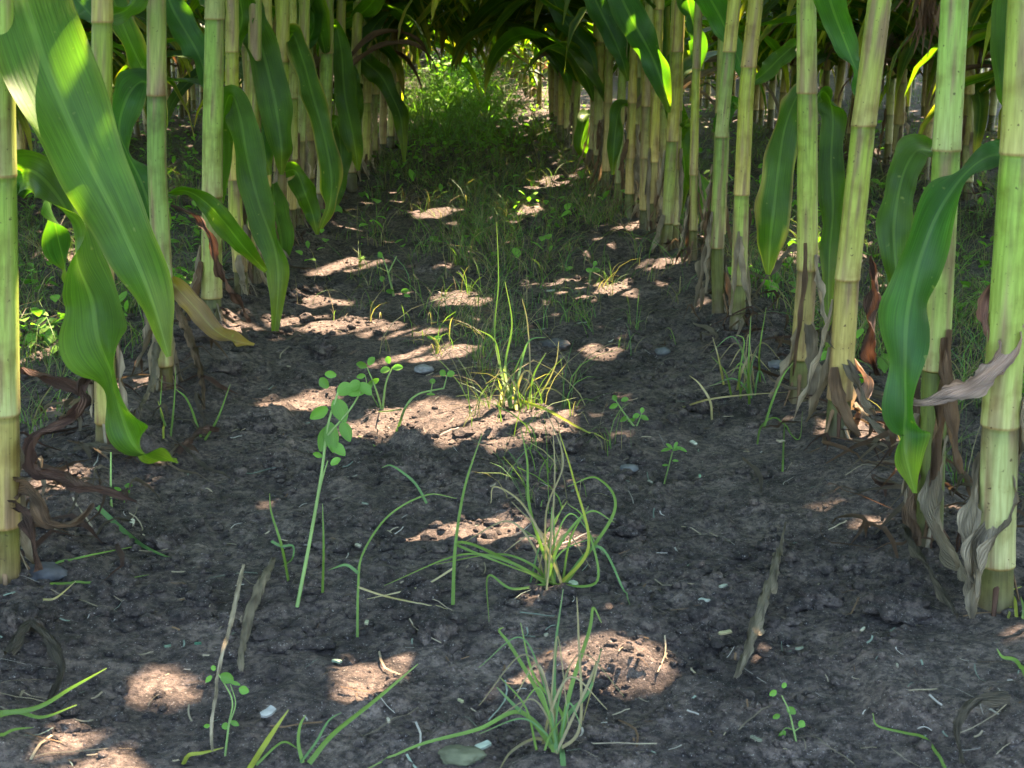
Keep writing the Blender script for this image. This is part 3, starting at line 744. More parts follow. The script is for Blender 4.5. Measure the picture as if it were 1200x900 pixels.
def hand_plant(key, axis_px, wpx, nodes_px, label, side_i):
    base = G(*axis_px[0])
    d = depth(base)
    pts = []
    for (px, py) in axis_px[1:]:
        p = PD(px, py, d + (0.0))
        # keep the stalk in the vertical plane through its base that faces the camera
        k = (base[1] - p[1]) / (FW[1])
        p = PD(px, py, d + k * .93)
        pts.append(p)
    A = np.array([base] + pts)
    z = A[:, 2] - base[2]; ox = A[:, 0] - base[0]; oy = A[:, 1] - base[1]
    sl = (ox[-1] - ox[0]) / max(z[-1], .1)
    zz = np.concatenate([[-.05], z, [z[-1] + .3, 2.2]])
    oxx = np.concatenate([[ox[0] + .05 * -sl], ox, [ox[-1] + sl * .25, ox[-1] + sl * .6]])
    oyy = np.concatenate([[0], oy, [oy[-1], oy[-1]]])

    def axis(q):
        return float(np.interp(q, zz, oxx)), float(np.interp(q, zz, oyy))
    rad = wpx * .90 * d / F / 2
    nod = []
    for py in nodes_px:
        nod.append(float(np.interp(-py, [-b for (_, b) in axis_px], z)))
    rng = np.random.default_rng(sum(ord(ch) * (i + 3) for i, ch in enumerate(key)))
    nod = sorted(n for n in nod if n > 0)
    last = nod[-1]
    gap = .12
    while last < 1.75:
        gap = min(.19, gap * 1.1); last += gap * (.9 + .2 * rng.random()); nod.append(last)
    e = empty('corn_plant', base)
    tag(e, label, 'corn plant', CORN_GROUP)
    mb = MB()
    hi = d < 2.2
    stalk(mb, (0, 0, 0), axis, rad, nod, last + .12, rng, 28 if hi else 16, 90 if hi else 50, brown=.6 + .5 * rng.random(), drybase=rng.random() < .6)
    mb.obj('corn_stalk', M_STALK, e)
    for i, lf in enumerate(LEAVES.get(key, [])):
        dry = lf.get('kind') == 'dry'
        if dry:
            V, Cc, U = pleaf(lf['c'], base=lf['base'], ruf=lf.get('ruf', .006), frq=lf.get('frq', 110), kap=1.0, dry=0, seed=i + len(key) * 7 + side_i)
            rr = np.random.default_rng(i + side_i)
            tcol = vn(np.linspace(0, 12, V.shape[0])[:, None], np.linspace(0, 5, V.shape[1])[None, :] + i * 9, 3)[..., None]
            Cc = np.asarray(lf['base']) * (.55 + .9 * tcol)
        else:
            V, Cc, U = pleaf(lf['c'], base=lf['base'], ruf=lf.get('ruf', .009), frq=lf.get('frq', 45 + 9 * (i % 3)), edge=lf.get('edge', .04), dry=lf.get('dry', .12), seed=i + side_i * 5)
        # never below the soil
        hz = H(V[..., 0], V[..., 1]) + .002
        V[..., 2] = np.maximum(V[..., 2], hz)
        if key not in ('R1', 'R2', 'R3'): shade(V)
        o = MB().grid(V - np.asarray(base), Cc, U).obj('dead_leaf' if dry else 'corn_leaf', M_DRY if dry else M_LEAF, e)
        if lf.get('label'): o['label'] = lf['label']
    near_plants.append((e, base, axis, nod, rad, rng, False))
    return e


for i, (key, ax, w, nd, lab) in enumerate(HAND):
    if lab is None:
        side = 'left' if key[0] == 'L' else 'right'
        lab = "slim corn plant, %s from the camera in the %s-hand row" % (ORD[int(key[1:]) - 1], side)
    hand_plant(key, ax, w, nd, lab, i)

# ------------------------------------------------------------------ corn plants round the view that shade it (own canopy leaves)
rr = random.Random(5)
shade_spots = []
for k in range(-2, 5):
    X0 = ROW_L + .75 * k
    y = .15 + rr.random() * .1
    while y < 5.6:
        main = k in (0, 1)
        if not main or y < (.82 if k == 1 else .86):
            if not (main and y < .55):
                shade_spots.append((X0 + rr.uniform(-.02, .02), y))
        y += rr.uniform(.145, .185)
# main rows go on beyond the hand-placed plants
yl = max(b[1][1] for b in near_plants if b[1][0] < 0) + .17
yr = max(b[1][1] for b in near_plants if b[1][0] > 0) + .17
for (x0, y) in ((ROW_L, yl), (ROW_R, yr)):
    while y < 5.6:
        shade_spots.append((x0 + rr.uniform(-.02, .02), y)); y += rr.uniform(.15, .18)

    y = 2.25                    # second stalks crowding the rows farther off
    while y < 5.6:
        shade_spots.append((x0 + rr.choice((-1, 1)) * rr.uniform(.015, .04), y)); y += rr.uniform(.17, .26)


def in_frame(x, y):
    px, py, d = proj(np.array([[x, y, 0.0], [x, y, .2], [x, y, .4]]))
    return bool(np.any((d > .2) & (px > -20) & (px < 1220) & (py < 900)))


def plant_label(x, y):
    k = round((x - ROW_L) / .75)
    dx = abs(x)
    if k == 0: return "corn plant far down the left-hand row beside the alley"
    if k == 1: return "corn plant far down the right-hand row beside the alley"
    n = {-1: 'next row left of the alley rows', -2: 'third row left of the alley', 2: 'next row right of the alley rows', 3: 'third row right of the alley'}.get(k, 'outer rows of the field')
    return "shaded corn plant behind the front stalks, in the " + n


for (x, y) in shade_spots:
    base = np.array([x, y, float(H(x, y))])
    rng = np.random.default_rng(int(abs(x) * 1000) * 31 + int(y * 1000))
    vis_ = in_frame(x, y)
    lean = (rng.random(2) - .5) * .12
    bow = (rng.random(2) - .5) * .03

    def axis(q, lean=lean, bow=bow):
        return float(lean[0] * q * .6 + bow[0] * math.sin(q * 4)), float(lean[1] * q * .6 + bow[1] * math.sin(q * 4))
    nod = [.03 + .04 * rng.random()]
    gap = .075
    while nod[-1] < 1.7:
        gap = min(.19, gap * 1.17); nod.append(nod[-1] + gap * (.85 + .3 * rng.random()))
    rad = .0105 + .003 * rng.random()
    if vis_:
        e = empty('corn_plant', base)
        MB_ = MB()
        stalk(MB_, (0, 0, 0), axis, rad, nod, nod[-1] + .12, rng, 12, 40, brown=.9 * rng.random())
        MB_.obj('corn_stalk', M_STALK, e)
        tag(e, plant_label(x, y), 'corn plant', CORN_GROUP)
        tgt = e
    else:
        MB_ = MB()
        stalk(MB_, (0, 0, 0), axis, rad, nod, nod[-1] + .12, rng, 8, 24)
        tgt = MB_
    near_plants.append((tgt, base, axis, nod, rad, rng, True))

def shard(mb, axis, rad, h, az, L, w, out, rng, c):
    n = 12; s = np.linspace(0, 1, n)
    r_ = rad * 1.04 + out * s ** 1.6
    a = az + .5 * s * rng.normal()
    zz = h - L * s
    o_ = np.array([axis(max(0, q)) for q in zz])
    P = np.stack([o_[:, 0] + r_ * np.cos(a), o_[:, 1] + r_ * np.sin(a), zz], 1)
    S = np.stack([-np.sin(a), np.cos(a), 0 * a], 1) + rng.normal() * .3
    V, U = ribbon(P, S, w / 2 * (.35 + .65 * np.sin(np.pi * np.clip(s * .9 + .12, 0, 1))) , np.full(n, 1.2), .003, 150, rng.random() * 6, 5)
    V[..., 2] = np.maximum(V[..., 2], -.004)
    nz = vn(s[:, None] * 9 + h * 90, np.linspace(0, 3, 5)[None, :] + az, 3)[..., None]
    mb.grid(V, c * (.6 + .8 * nz), U)


for (tgt, base, axis, nod, rad, rng, auto) in near_plants:
    if isinstance(tgt, MB) or base[1] > 4.2: continue
    mb = MB()
    for q in range(rng.integers(5, 9)):
        a = rng.random() * 6.28; s_ = np.linspace(0, 1, 6)
        h0 = rng.uniform(.008, .03); ro = rng.uniform(.008, .02)
        rr_ = rad * .9 + ro * s_ ** 1.3
        P = np.stack([rr_ * math.cos(a), rr_ * math.sin(a), h0 * (1 - s_ ** 1.5) - .012 * s_], 1)
        th = np.linspace(0, 6.283, 6, endpoint=False)
        V = P[:, None] + np.stack([-math.sin(a) * np.cos(th), math.cos(a) * np.cos(th), np.sin(th)], 1)[None] * (.0022 * (1 - .4 * s_))[:, None, None]
        mb.grid(V, [BROWN * .8, TAN * .6, DBROWN][rng.integers(3)], np.zeros((6, 6, 2)), close=True)
    mb.obj('brace_roots', M_WOOD, tgt)
    for q in range(rng.integers(3, 6)):
        mb = MB()
        h = rng.uniform(.05, .19)
        shard(mb, axis, rad, h, rng.random() * 6.28, min(h + .003, rng.uniform(.06, .17)), rng.uniform(.008, .022), rng.uniform(.0, .035), rng, [TAN * 1.2, TAN * .8, BROWN * 1.2, TAN * 1.45][rng.integers(4)])
        mb.obj('dead_leaf', M_DRY, tgt)

# leaves above the frame: each picks, out of several directions, the one that shades most of what is in shade in the photograph
# and never the places where the sun comes through
order = sorted(range(len(near_plants)), key=lambda i: near_plants[i][1][1])
print('hand', [round(float(cover[(((ppx-a)/c)**2+((ppy-b)/d)**2)<1].mean()),2) for (a,b,c,d) in FLECKS])
nleaf = 0
for rnd in range(9):
    for i in order:
        tgt, base, axis, nod, rad, rng, auto = near_plants[i]
        isobj = not isinstance(tgt, MB)
        dcam = depth(base)
        for j, h in enumerate(nod):
            if h < .40 and not auto and dcam < 2.4: continue
            if h < .16: continue
            lowleaf = h < .75
            if rnd >= 3 and (base[1] > 3.4 or abs(base[0] - .4) > 1.4): break
            if rnd == 1 and lowleaf and auto and isobj and abs(base[0] - .03) > .6: pass
            elif rnd >= 1 and (h < .7 or (j + rnd) % 2): continue
            az0 = j * math.pi + rng.random() * .8
            best = None
            for tr_ in range((12 if rnd < 3 else 16) if not lowleaf else 7):
                az = az0 + (rng.random() - .5) * (2.2 if tr_ < 6 else 6.2)
                L = (.42 + .25 * rng.random()) if lowleaf else (.6 + .28 * rng.random())
                w = (.045 + .02 * rng.random()) if lowleaf else (.072 + .022 * rng.random()) * (1 if rnd < 3 else .8)
                e0 = .6 + .5 * rng.random(); e1 = -1.25 - .25 * rng.random() if lowleaf else -.2 - 1.1 * rng.random()
                dryall = h < .33 and rng.random() < .6
                ox, oy = axis(h)
                V, Cc, U = gleaf(h, az, L if not dryall else L * .6, w if not dryall else w * .5, e0, e1 if not dryall else -1.4, rng, rad, n=18 if isobj else 12, M=7 if isobj else 5, dryall=dryall, org=(ox, oy))
                Vw = V + base
                iy, ix, R = cells(Vw)
                # in front of the lens, or over the near part of the picture where the photograph shows no leaf
                if np.any(np.hypot(R[:, 0], R[:, 1]) < .35) and np.any((np.hypot(R[:, 0], R[:, 1]) < .35) & (R[:, 2] < .75)):
                    continue
                if np.any(R[:, 2] < .0): continue
                inal = (np.abs(R[:, 0] - .028) < .27) & (R[:, 2] < .47) & (R[:, 1] < 3.2) & (R[:, 1] > -.2)
                if inal.any(): continue
                if crosses_view(R, 2.5 if abs(base[0]) < .6 else 1.6): continue
                new = np.unique(iy * nxg + ix)
                bad = (lit.ravel()[new] & ~cover.ravel()[new]).sum()
                gain = (weight.ravel()[new] * ~cover.ravel()[new]).sum()
                sc_ = gain - 9 * bad
                if bad > 6: continue
                if best is None or sc_ > best[0]:
                    best = (sc_, V, Cc, U, new, dryall)
            if best is None: continue
            if rnd >= 1 and not lowleaf and best[0] < (50 if rnd < 3 else 22): continue
            sc_, V, Cc, U, new, dryall = best
            cover.ravel()[new] = True
            nleaf += 1
            if isobj:
                MB().grid(V, Cc, U).obj('dead_leaf' if dryall else 'corn_leaf', M_DRY if dryall else M_LEAF, tgt)
            else:
                tgt.grid(V, Cc, U, 2 if dryall else 1)
OUT = []
for (tgt, base, axis, nod, rad, rng, auto) in near_plants:
    if isinstance(tgt, MB):
        OUT.append((tgt, base))
m = (weight >= 1) & vis
print('flecks', [round(float(cover[(((ppx-a)/c)**2+((ppy-b)/d)**2)<1].mean()),2) for (a,b,c,d) in FLECKS])
print('unwanted lit near', [round(float(1-cover[m&(gy>u)&(gy<u+.4)].mean()),3) for u in (.7,1.1,1.5,1.9,2.3,2.7,3.5,4.5)])
print("leaves", nleaf, "shaded share", cover[m].mean(), "lit kept", 1 - cover[lit].mean())

# ------------------------------------------------------------------ the rest of the field: a dozen plants, copied
variants = []
for v in range(12):
    rng = np.random.default_rng(900 + v)
    lean = (rng.random(2) - .5) * .14

    def axis(q, lean=lean):
        return float(lean[0] * q * .6), float(lean[1] * q * .6)
    nod = [.03 + .05 * rng.random()]
    gap = .08
    while nod[-1] < 1.7:
        gap = min(.19, gap * 1.17); nod.append(nod[-1] + gap * (.85 + .3 * rng.random()))
    mb = MB()
    rad = .0105 + .003 * rng.random()
    stalk(mb, (0, 0, -.01), axis, rad, nod, nod[-1] + .12, rng, 8, 22, brown=rng.random())
    for j, h in enumerate(nod):
        if h < .14: continue
        low = h < .7
        dryall = h < .38 and rng.random() < .55
        az = j * math.pi + rng.random() * 1.6
        L = (.48 + .2 * rng.random()) if low else (.64 + .25 * rng.random())
        V, Cc, U = gleaf(h, az, L * (.6 if dryall else 1), (.058 if low else .080) * (.5 if dryall else 1), .6 + .5 * rng.random(), -1.35 if low else -.3 - rng.random(), rng, rad, n=11, M=4, dryall=dryall, org=axis(h))
        V[..., 2] = np.maximum(V[..., 2], .01)
        mb.grid(V, Cc, U, 2 if dryall else 1)
        if .25 < h < .75:
            V, Cc, U = gleaf(h + .03, az + math.pi * (.6 + .8 * rng.random()), .4 + .25 * rng.random(), .06, .5 + .6 * rng.random(), -1.4 if h < .8 else -.4 - rng.random(), rng, rad, n=11, M=4, org=axis(h))
            V[..., 2] = np.maximum(V[..., 2], .01)
            mb.grid(V, Cc, U, 1)
    variants.append(mb)
vmesh = [m_.mesh('corn_plant', [M_STALK, M_LEAF, M_DRY]) for m_ in variants]
spots = []
for k in range(-6, 8):
    X0 = ROW_L + .75 * k
    y = (5.65 if -2 <= k <= 4 else max(1.0, abs(X0) * 1.2)) + rr.random() * .1
    while y < (24 if abs(k - .5) < 2 else 17):
        spots.append((X0 + rr.uniform(-.03, .03), y)); y += rr.uniform(.15, .19)
spots = [s for s in spots if in_frame(*s)]
spots.sort(key=lambda s: s[1] + 1.2 * max(0, abs(s[0] - .03) - .45))
nvis = sum(1 for (t, b, *_r) in near_plants if not isinstance(t, MB))
n_ind = max(40, 285 - nvis)
far = MB()
for i, (x, y) in enumerate(spots):
    v = rr.randrange(12); a = rr.random() * 6.283; s = rr.uniform(.92, 1.1)
    if .2 < x < 1.6 and 5.6 < y < 10.5 and rr.random() < .78: s = rr.uniform(.42, .58)  # plants shortened to open the canopy so sun reaches the far weeds
    if i < n_ind:
        o = bpy.data.objects.new('corn_plant', vmesh[v])
        link(o)
        o.location = (x, y, float(H(x, y)))
        o.rotation_euler = (0, 0, a); o.scale = (s, s, s)
        tag(o, plant_label(x, y), 'corn plant', CORN_GROUP)
    else:
        ca, sa = math.cos(a) * s, math.sin(a) * s
        R = np.array([[ca, sa, 0], [-sa, ca, 0], [0, 0, s]])
        m_ = variants[v]
        off = far.n
        for vv, cc, uu, ff, mi in zip(m_.v, m_.c, m_.u, m_.f, m_.m):
            far.v.append(vv @ R + np.array([x, y, float(H(x, y))])); far.c.append(cc); far.u.append(uu); far.f.append(ff + off); far.m.append(mi)
        far.n += m_.n
for (m_, b_) in OUT:  # unseen plants outside the view, kept to block the sun
    off = far.n
    for vv, cc, uu, ff, mi in zip(m_.v, m_.c, m_.u, m_.f, m_.m):
        far.v.append(vv + b_); far.c.append(cc); far.u.append(uu); far.f.append(ff + off); far.m.append(mi)
    far.n += m_.n
fo = far.obj('distant_and_unseen_corn', [M_STALK, M_LEAF, M_DRY])
tag(fo, "mass of far corn plants, with unseen near ones added to block the sun", 'corn', kind='stuff')
print("individual", nvis + min(n_ind, len(spots)), "far", len(spots) - n_ind)

# leaves of the main rows that reach across the alley farther off
mb = MB(); rng = np.random.default_rng(44)
for _ in range(1300):
    y = 3.6 * (16 / 3.6) ** rng.random(); side = rng.random() < .5
    if 5.2 < y < 9.5 and rng.random() < .55: continue
    x = (ROW_L if side else ROW_R); az = (0 if side else math.pi) + rng.normal() * .7
    h = rng.uniform(.30, .62) * (1 if y > 5 else 1.15)
    V, Cc, U = gleaf(h, az, rng.uniform(.35, .62), rng.uniform(.045, .07), rng.uniform(.3, .9), rng.uniform(-1.5, -.9), rng, .01, n=12, M=5)
    V = V + np.array([x, y, 0])
    if V[:, :, 2].min() < (.20 if y < 6 else .05): continue
    px, py, d = proj(V.reshape(-1, 3))
    mb.grid(V, Cc, U)
o = mb.obj('arching_corn_leaves', M_LEAF)
tag(o, "dark corn leaves meeting over the far part of the alley", 'corn leaves', kind='stuff')

mb = MB(); rng = np.random.default_rng(45)
for _ in range(5200):
    k = [-3, -2, -1, 2, 3, 4][rng.integers(6)]; X0 = ROW_L + .75 * k
    y = max(1.9, abs(X0) * 1.7) * (14 / max(1.9, abs(X0) * 1.7)) ** rng.random()
    h = rng.uniform(.16, .72) ** .8 * .95
    dry_ = rng.random() < (.5 if h < .3 else .12)
    V, Cc, U = gleaf(h, rng.random() * 6.28, rng.uniform(.28, .55) * (.6 if dry_ else 1), rng.uniform(.04, .065) * (.6 if dry_ else 1), rng.uniform(.2, 1.1), rng.uniform(-1.5, -1.1), rng, .01, n=10, M=4, dryall=dry_)
    V = V + np.array([X0 + rng.normal() * .02, y, 0])
    if V[..., 2].min() < .015 or np.any(np.abs(V[..., 0] - .03) < .40): continue
    mb.grid(V, Cc, U, 1 if dry_ else 0)
o = mb.obj('hanging_corn_leaves', [M_LEAF, M_DRY])
tag(o, "tangle of hanging green and dead corn leaves in the rows behind", 'corn leaves', kind='stuff')

# the brown tassel that hangs behind the thick stalk
mb = MB(); rng = np.random.default_rng(3)
top = PD(1092, -70, 1.75)
for k in range(70):
    s = np.linspace(0, 1, 6)
    st = top + np.array([rng.normal() * .006, rng.normal() * .006, -rng.random() * .09])
    d = unit(np.array([rng.normal() * .35, rng.normal() * .35, -1.0]))
    P = st + d * (s[:, None] * (.03 + .03 * rng.random()))
    V, U = ribbon(P, np.tile(unit(np.array([rng.normal(), rng.normal(), .1])), (6, 1)), (.0022 * np.sin(np.pi * (s * .8 + .15))), np.full(6, .6), M=3)
    mb.grid(V, (np.array([.20, .11, .055]) * (.6 + .8 * rng.random())), U)
o = mb.obj('dried_tassel', M_DRY, None, top)
tag(o, "brown bristly dried tassel hanging beside the thick stalk, at the top edge", 'tassel')

# ------------------------------------------------------------------ soil crumbs, clods, stones
ICO_V = []
t_ = (1 + 5 ** .5) / 2
for a, b in ((-1, t_), (1, t_), (-1, -t_), (1, -t_)):
    ICO_V.append((a, b, 0))
for a, b in ((-1, t_), (1, t_), (-1, -t_), (1, -t_)):
    ICO_V.append((0, a, b))
for a, b in ((t_, -1), (t_, 1), (-t_, -1), (-t_, 1)):
    ICO_V.append((a, 0, b))
ICO_V = unit(np.array(ICO_V, float))
ICO_F = np.array([(0, 11, 5), (0, 5, 1), (0, 1, 7), (0, 7, 10), (0, 10, 11), (1, 5, 9), (5, 11, 4), (11, 10, 2), (10, 7, 6), (7, 1, 8), (3, 9, 4), (3, 4, 2), (3, 2, 6), (3, 6, 8), (3, 8, 9), (4, 9, 5), (2, 4, 11), (6, 2, 10), (8, 6, 7), (9, 8, 1)])


def subdiv(V, Fc):
    V = [tuple(v) for v in V]; cache = {}; out = []

    def mid(a, b):
        k = (min(a, b), max(a, b))
        if k not in cache:
            m = np.array(V[a]) + np.array(V[b]); V.append(tuple(m / np.linalg.norm(m))); cache[k] = len(V) - 1
        return cache[k]
    for a, b, c in Fc:
        ab, bc, ca = mid(a, b), mid(b, c), mid(c, a)
        out += [(a, ab, ca), (b, bc, ab), (c, ca, bc), (ab, bc, ca)]
    return np.array(V), np.array(out)


S2V, S2F = subdiv(*subdiv(ICO_V, ICO_F))
S3V, S3F = subdiv(S2V, S2F)
rng = np.random.default_rng(21)
NCR = 42000
yy = .68 * (5.0 / .68) ** rng.random(NCR)
xx = rng.uniform(-1, 1, NCR) * (.42 * yy + .08) + .03 * yy
gate = vn(xx * 5, yy * 5, 9) + .5 * vn(xx * 14, yy * 14, 40)
keep = gate + rng.random(NCR) * .35 > .82
xx, yy = xx[keep], yy[keep]; n = len(xx)
sz = np.exp(rng.normal(-6.75, .5, n)); sz = np.clip(sz, .0006, .0055)
rnd = 1 + (rng.random((n, 12, 1)) - .5) * .7
Vc = ICO_V[None] * rnd * sz[:, None, None] * np.stack([rng.uniform(.8, 1.3, n), rng.uniform(.8, 1.3, n), rng.uniform(.55, .95, n)], -1)[:, None, :]
Vc = Vc + np.stack([xx, yy, H(xx, yy) + sz * .3], -1)[:, None, :]
Fc = (ICO_F[None] + (np.arange(n) * 12)[:, None, None]).reshape(-1, 3)
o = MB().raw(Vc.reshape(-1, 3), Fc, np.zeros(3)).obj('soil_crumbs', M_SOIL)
tag(o, "loose dark soil crumbs scattered over the ground", 'soil', kind='stuff')


S1V, S1F = subdiv(ICO_V, ICO_F)
rng = np.random.default_rng(23)
n0 = 11000
yy = .68 * (5.0 / .68) ** rng.random(n0); xx = rng.uniform(-1, 1, n0) * (.42 * yy + .08) + .03 * yy
gate = vn(xx * 4 + 9, yy * 4, 71) + .6 * vn(xx * 11, yy * 11, 72)
keep = gate + rng.random(n0) * .3 > 1.0
xx, yy = xx[keep], yy[keep]; n = len(xx)
sz = np.clip(np.exp(rng.normal(-5.6, .42, n)), .0016, .0085)
nz_ = 1 + (rng.random((n, len(S1V), 1)) - .5) * .42
Vc = S1V[None] * nz_ * sz[:, None, None] * np.stack([rng.uniform(.8, 1.4, n), rng.uniform(.8, 1.2, n), rng.uniform(.5, .85, n)], -1)[:, None, :]
Vc = Vc + np.stack([xx, yy, H(xx, yy) + sz * .25], -1)[:, None, :]
Fc = (S1F[None] + (np.arange(n) * len(S1V))[:, None, None]).reshape(-1, 3)
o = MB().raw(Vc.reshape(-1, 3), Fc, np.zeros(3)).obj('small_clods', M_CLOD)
for p_ in (o.data.polygons,): p_.foreach_set('use_smooth', np.zeros(len(p_), bool))
tag(o, "small dark angular clods scattered over the alley floor", 'soil', kind='stuff')


def lump(name, p, r, mat, col, seed, flat=.7, rough=.45, sink=.25):
    rng = np.random.default_rng(seed)
    o_ = rng.random(3) * 90
    V = S3V * 1.0
    nz = (vn(V[:, 0] * 2 + o_[0] + V[:, 2], V[:, 1] * 2 + o_[1] + V[:, 2] * 1.7, seed) - .5) * rough * 1.5 + (vn(V[:, 0] * 5 + o_[1] + V[:, 2] * 3, V[:, 1] * 5 + o_[2] - V[:, 2] * 4, seed + 1) - .5) * rough * .8 \
        + (vn(V[:, 0] * 12 + o_[1] + V[:, 2] * 7, V[:, 1] * 12 + o_[2] - V[:, 2] * 9, seed + 2) - .5) * rough * .45
    sc_ = np.array([rng.uniform(.9, 1.3), rng.uniform(.8, 1.1), flat])
    V = V * (1 + nz)[:, None] * r * sc_
    p = np.array(p) + np.array([0, 0, r * flat * (1 - 2 * sink)])
    o = MB().raw(V, S3F, np.asarray(col)).obj(name, mat)
    o.location = tuple(p)
    return o


CLODS = [(300, 497, 22, "pointed dark soil clod on bare ground below the left row"), (378, 415, 25, "rough dark clod beside the uppermost left sun streak"),
         (322, 548, 20, "flat dark clod below the pointed clod"), (262, 440, 24, "dark clod heap at the thick stalk's foot"), (225, 405, 30, "large dark clod at the foot of the left row"),
         (345, 352, 16, "small clod next to the folded leaf's tip"), (365, 345, 15, "small dark clod by the upper left sun streak"), (190, 640, 30, "broad low clod near the nearest left corn plant"),
         (20, 750, 45, "black clod at the left picture edge"), (855, 408, 20, "dark clod at the foot of the brown-ringed stalk"), (1055, 720, 40, "wide crumbly clod at the foot of the right row"),
         (955, 705, 32, "low clod between dry leaf strip and right row"), (660, 525, 28, "dark clod just below the widest sun streak"), (820, 480, 22, "small clod right of the middle, below the stones"),
         (735, 620, 26, "crumbly clod right of the central grass"), (905, 640, 24, "clod above the tip of the dry leaf strip"), (620, 270, 22, "dark clod in the middle of the alley farther off"), (510, 745, 30, "low clod below the central grass")]
for i, (px, py, w, lab) in enumerate(CLODS):
    p = G(px, py)
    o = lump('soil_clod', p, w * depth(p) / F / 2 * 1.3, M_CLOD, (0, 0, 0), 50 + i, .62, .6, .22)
    tag(o, lab, 'clod', 'soil clods on the alley floor')
for i, (px, py, w, lab, c) in enumerate([(497, 435, 20, "smooth grey stone left of the alley centre, above the widest sun streak", (.13, .12, .11)),
                                          (737, 546, 18, "round grey pebble on dark soil right of the central grass", (.09, .085, .078)),
                                          (650, 406, 26, "large flat half-buried stone above the centre", (.055, .050, .045)),
                                          (776, 414, 18, "dull grey pebble right of the half-buried stone", (.07, .068, .062)),
                                          (540, 888, 42, "mossy rounded stone at the bottom edge", (.07, .07, .04)),
                                          (912, 436, 22, "rounded grey stone at the upright plant's foot", (.09, .085, .08)),
                                          (55, 684, 46, "flat grey stone next to the nearest left stalk", (.045, .043, .042))]):
    p = G(px, py)
    o = lump('stone', p, w * depth(p) / F / 2, M_MATTE, c, 80 + i, .5, .22, .25)
    tag(o, lab, 'stone', 'stones on the soil')

# pale chips of dead stalk
mb = MB(); rng = np.random.default_rng(8)
CH = [(95, 300, 0), (428, 601, 9, (.30, .38, .36)), (197, 763, 9, (.22, .35, .30)), (232, 760, 10, (.10, .26, .20)), (825, 711, 15, (.50, .56, .58)), (847, 693, 17, (.48, .55, .52)),
      (850, 747, 18, (.50, .46, .30)), (567, 878, 24, (.48, .58, .55)), (672, 688, 17, (.55, .66, .56)), (813, 522, 12, (.50, .54, .50)), (682, 382, 14, (.5, .52, .5)), (645, 345, 12, (.5, .5, .52)),
      (395, 780, 14, (.35, .50, .44)), (505, 402, 7, (.5, .5, .48)), (315, 838, 26, (.48, .50, .56)), (937, 767, 11, (.36, .42, .36)), (1010, 753, 8, (.50, .52, .46)), (885, 873, 18, (.26, .30, .26)),
      (762, 563, 9, (.5, .54, .52)), (420, 645, 10, (.45, .45, .4)), (155, 620, 14, (.55, .56, .50)), (30, 656, 16, (.5, .5, .46)), (338, 434, 8, (.55, .5, .42)), (430, 735, 14, (.5, .54, .42)),
      (1050, 795, 9, (.4, .4, .36)), (820, 560, 8, (.3, .55, .4)), (915, 522, 12, (.55, .5, .42)), (455, 850, 10, (.5, .48, .42)), (540, 825, 9, (.5, .52, .36)), (640, 752, 9, (.4, .42, .38))]
chipn = ["pale teal", "greenish grey"]
for i, row in enumerate(CH[1:]):
    px, py, w, c = row
    p = G(px, py, .002)
    L = w * depth(p) / F * .8; wd = L * rng.uniform(.35, .55)
    a = rng.random() * 3.14
    pts = np.array([(-.5, -.5), (-.1, -.58), (.5, -.42), (.56, .05), (.46, .5), (.05, .42), (-.5, .5), (-.55, 0)]) * (1 + (rng.random((8, 1)) - .5) * .35)
    ca, sa = math.cos(a), math.sin(a)
    P2 = np.stack([pts[:, 0] * L * ca - pts[:, 1] * wd * sa, pts[:, 0] * L * sa + pts[:, 1] * wd * ca], 1)
    tz = rng.uniform(-.25, .25, 2)
    zt = P2 @ tz
    b = np.concatenate([np.c_[P2, zt + .0004], np.c_[P2, zt - .0010]])
    mb = MB()
    mb.raw(b, [list(range(8))], np.array(c) * np.array([.50, .46, .36]))
    mb.raw(b, [list(range(15, 7, -1))], np.array(c) * np.array([.50, .46, .36]))
    mb.raw(b, [(k, k + 8, (k + 1) % 8 + 8, (k + 1) % 8) for k in range(8)], np.array(c) * np.array([.30, .26, .20]))
    o = mb.obj('plant_chip', M_MATTE); o.location = tuple(p + np.array([0, 0, .003]))
    for poly in o.data.polygons: poly.use_smooth = False
    tag(o, "small pale chip of dead plant lying on the soil", 'chip', 'pale chips on the soil')
# straw bits, too many to count
mb = MB(); rng = np.random.default_rng(9)
for k in range(1500):
    y = .7 * (4.5 / .7) ** rng.random(); x = rng.uniform(-1, 1) * (.4 * y + .05) + .04 * y
    L = rng.uniform(.003, .012) if rng.random() < .8 else rng.uniform(.015, .05)
    a = rng.random() * 6.28; n = 5
    s = np.linspace(-.5, .5, n)
    bend = rng.normal() * .3
    qx = x + L * (s * math.cos(a) - bend * s * s * math.sin(a)); qy = y + L * (s * math.sin(a) + bend * s * s * math.cos(a))
    P = np.stack([qx, qy, H(qx, qy) + .0015 + .002 * rng.random()], 1)
    V, U = ribbon(P, np.tile((-math.sin(a), math.cos(a), .3), (n, 1)), np.full(n, rng.uniform(.0003, .0009)), np.full(n, .8), M=3)
    c = [TAN * .9, TAN * .6, BROWN * .7, np.array([.24, .21, .17]), np.array([.13, .15, .11])][rng.integers(5)] * rng.uniform(.6, 1.1)
    mb.grid(V, c, U)
o = mb.obj('straw_bits', M_WOOD); tag(o, "fine straw and root bits scattered over the soil", 'straw', kind='stuff')


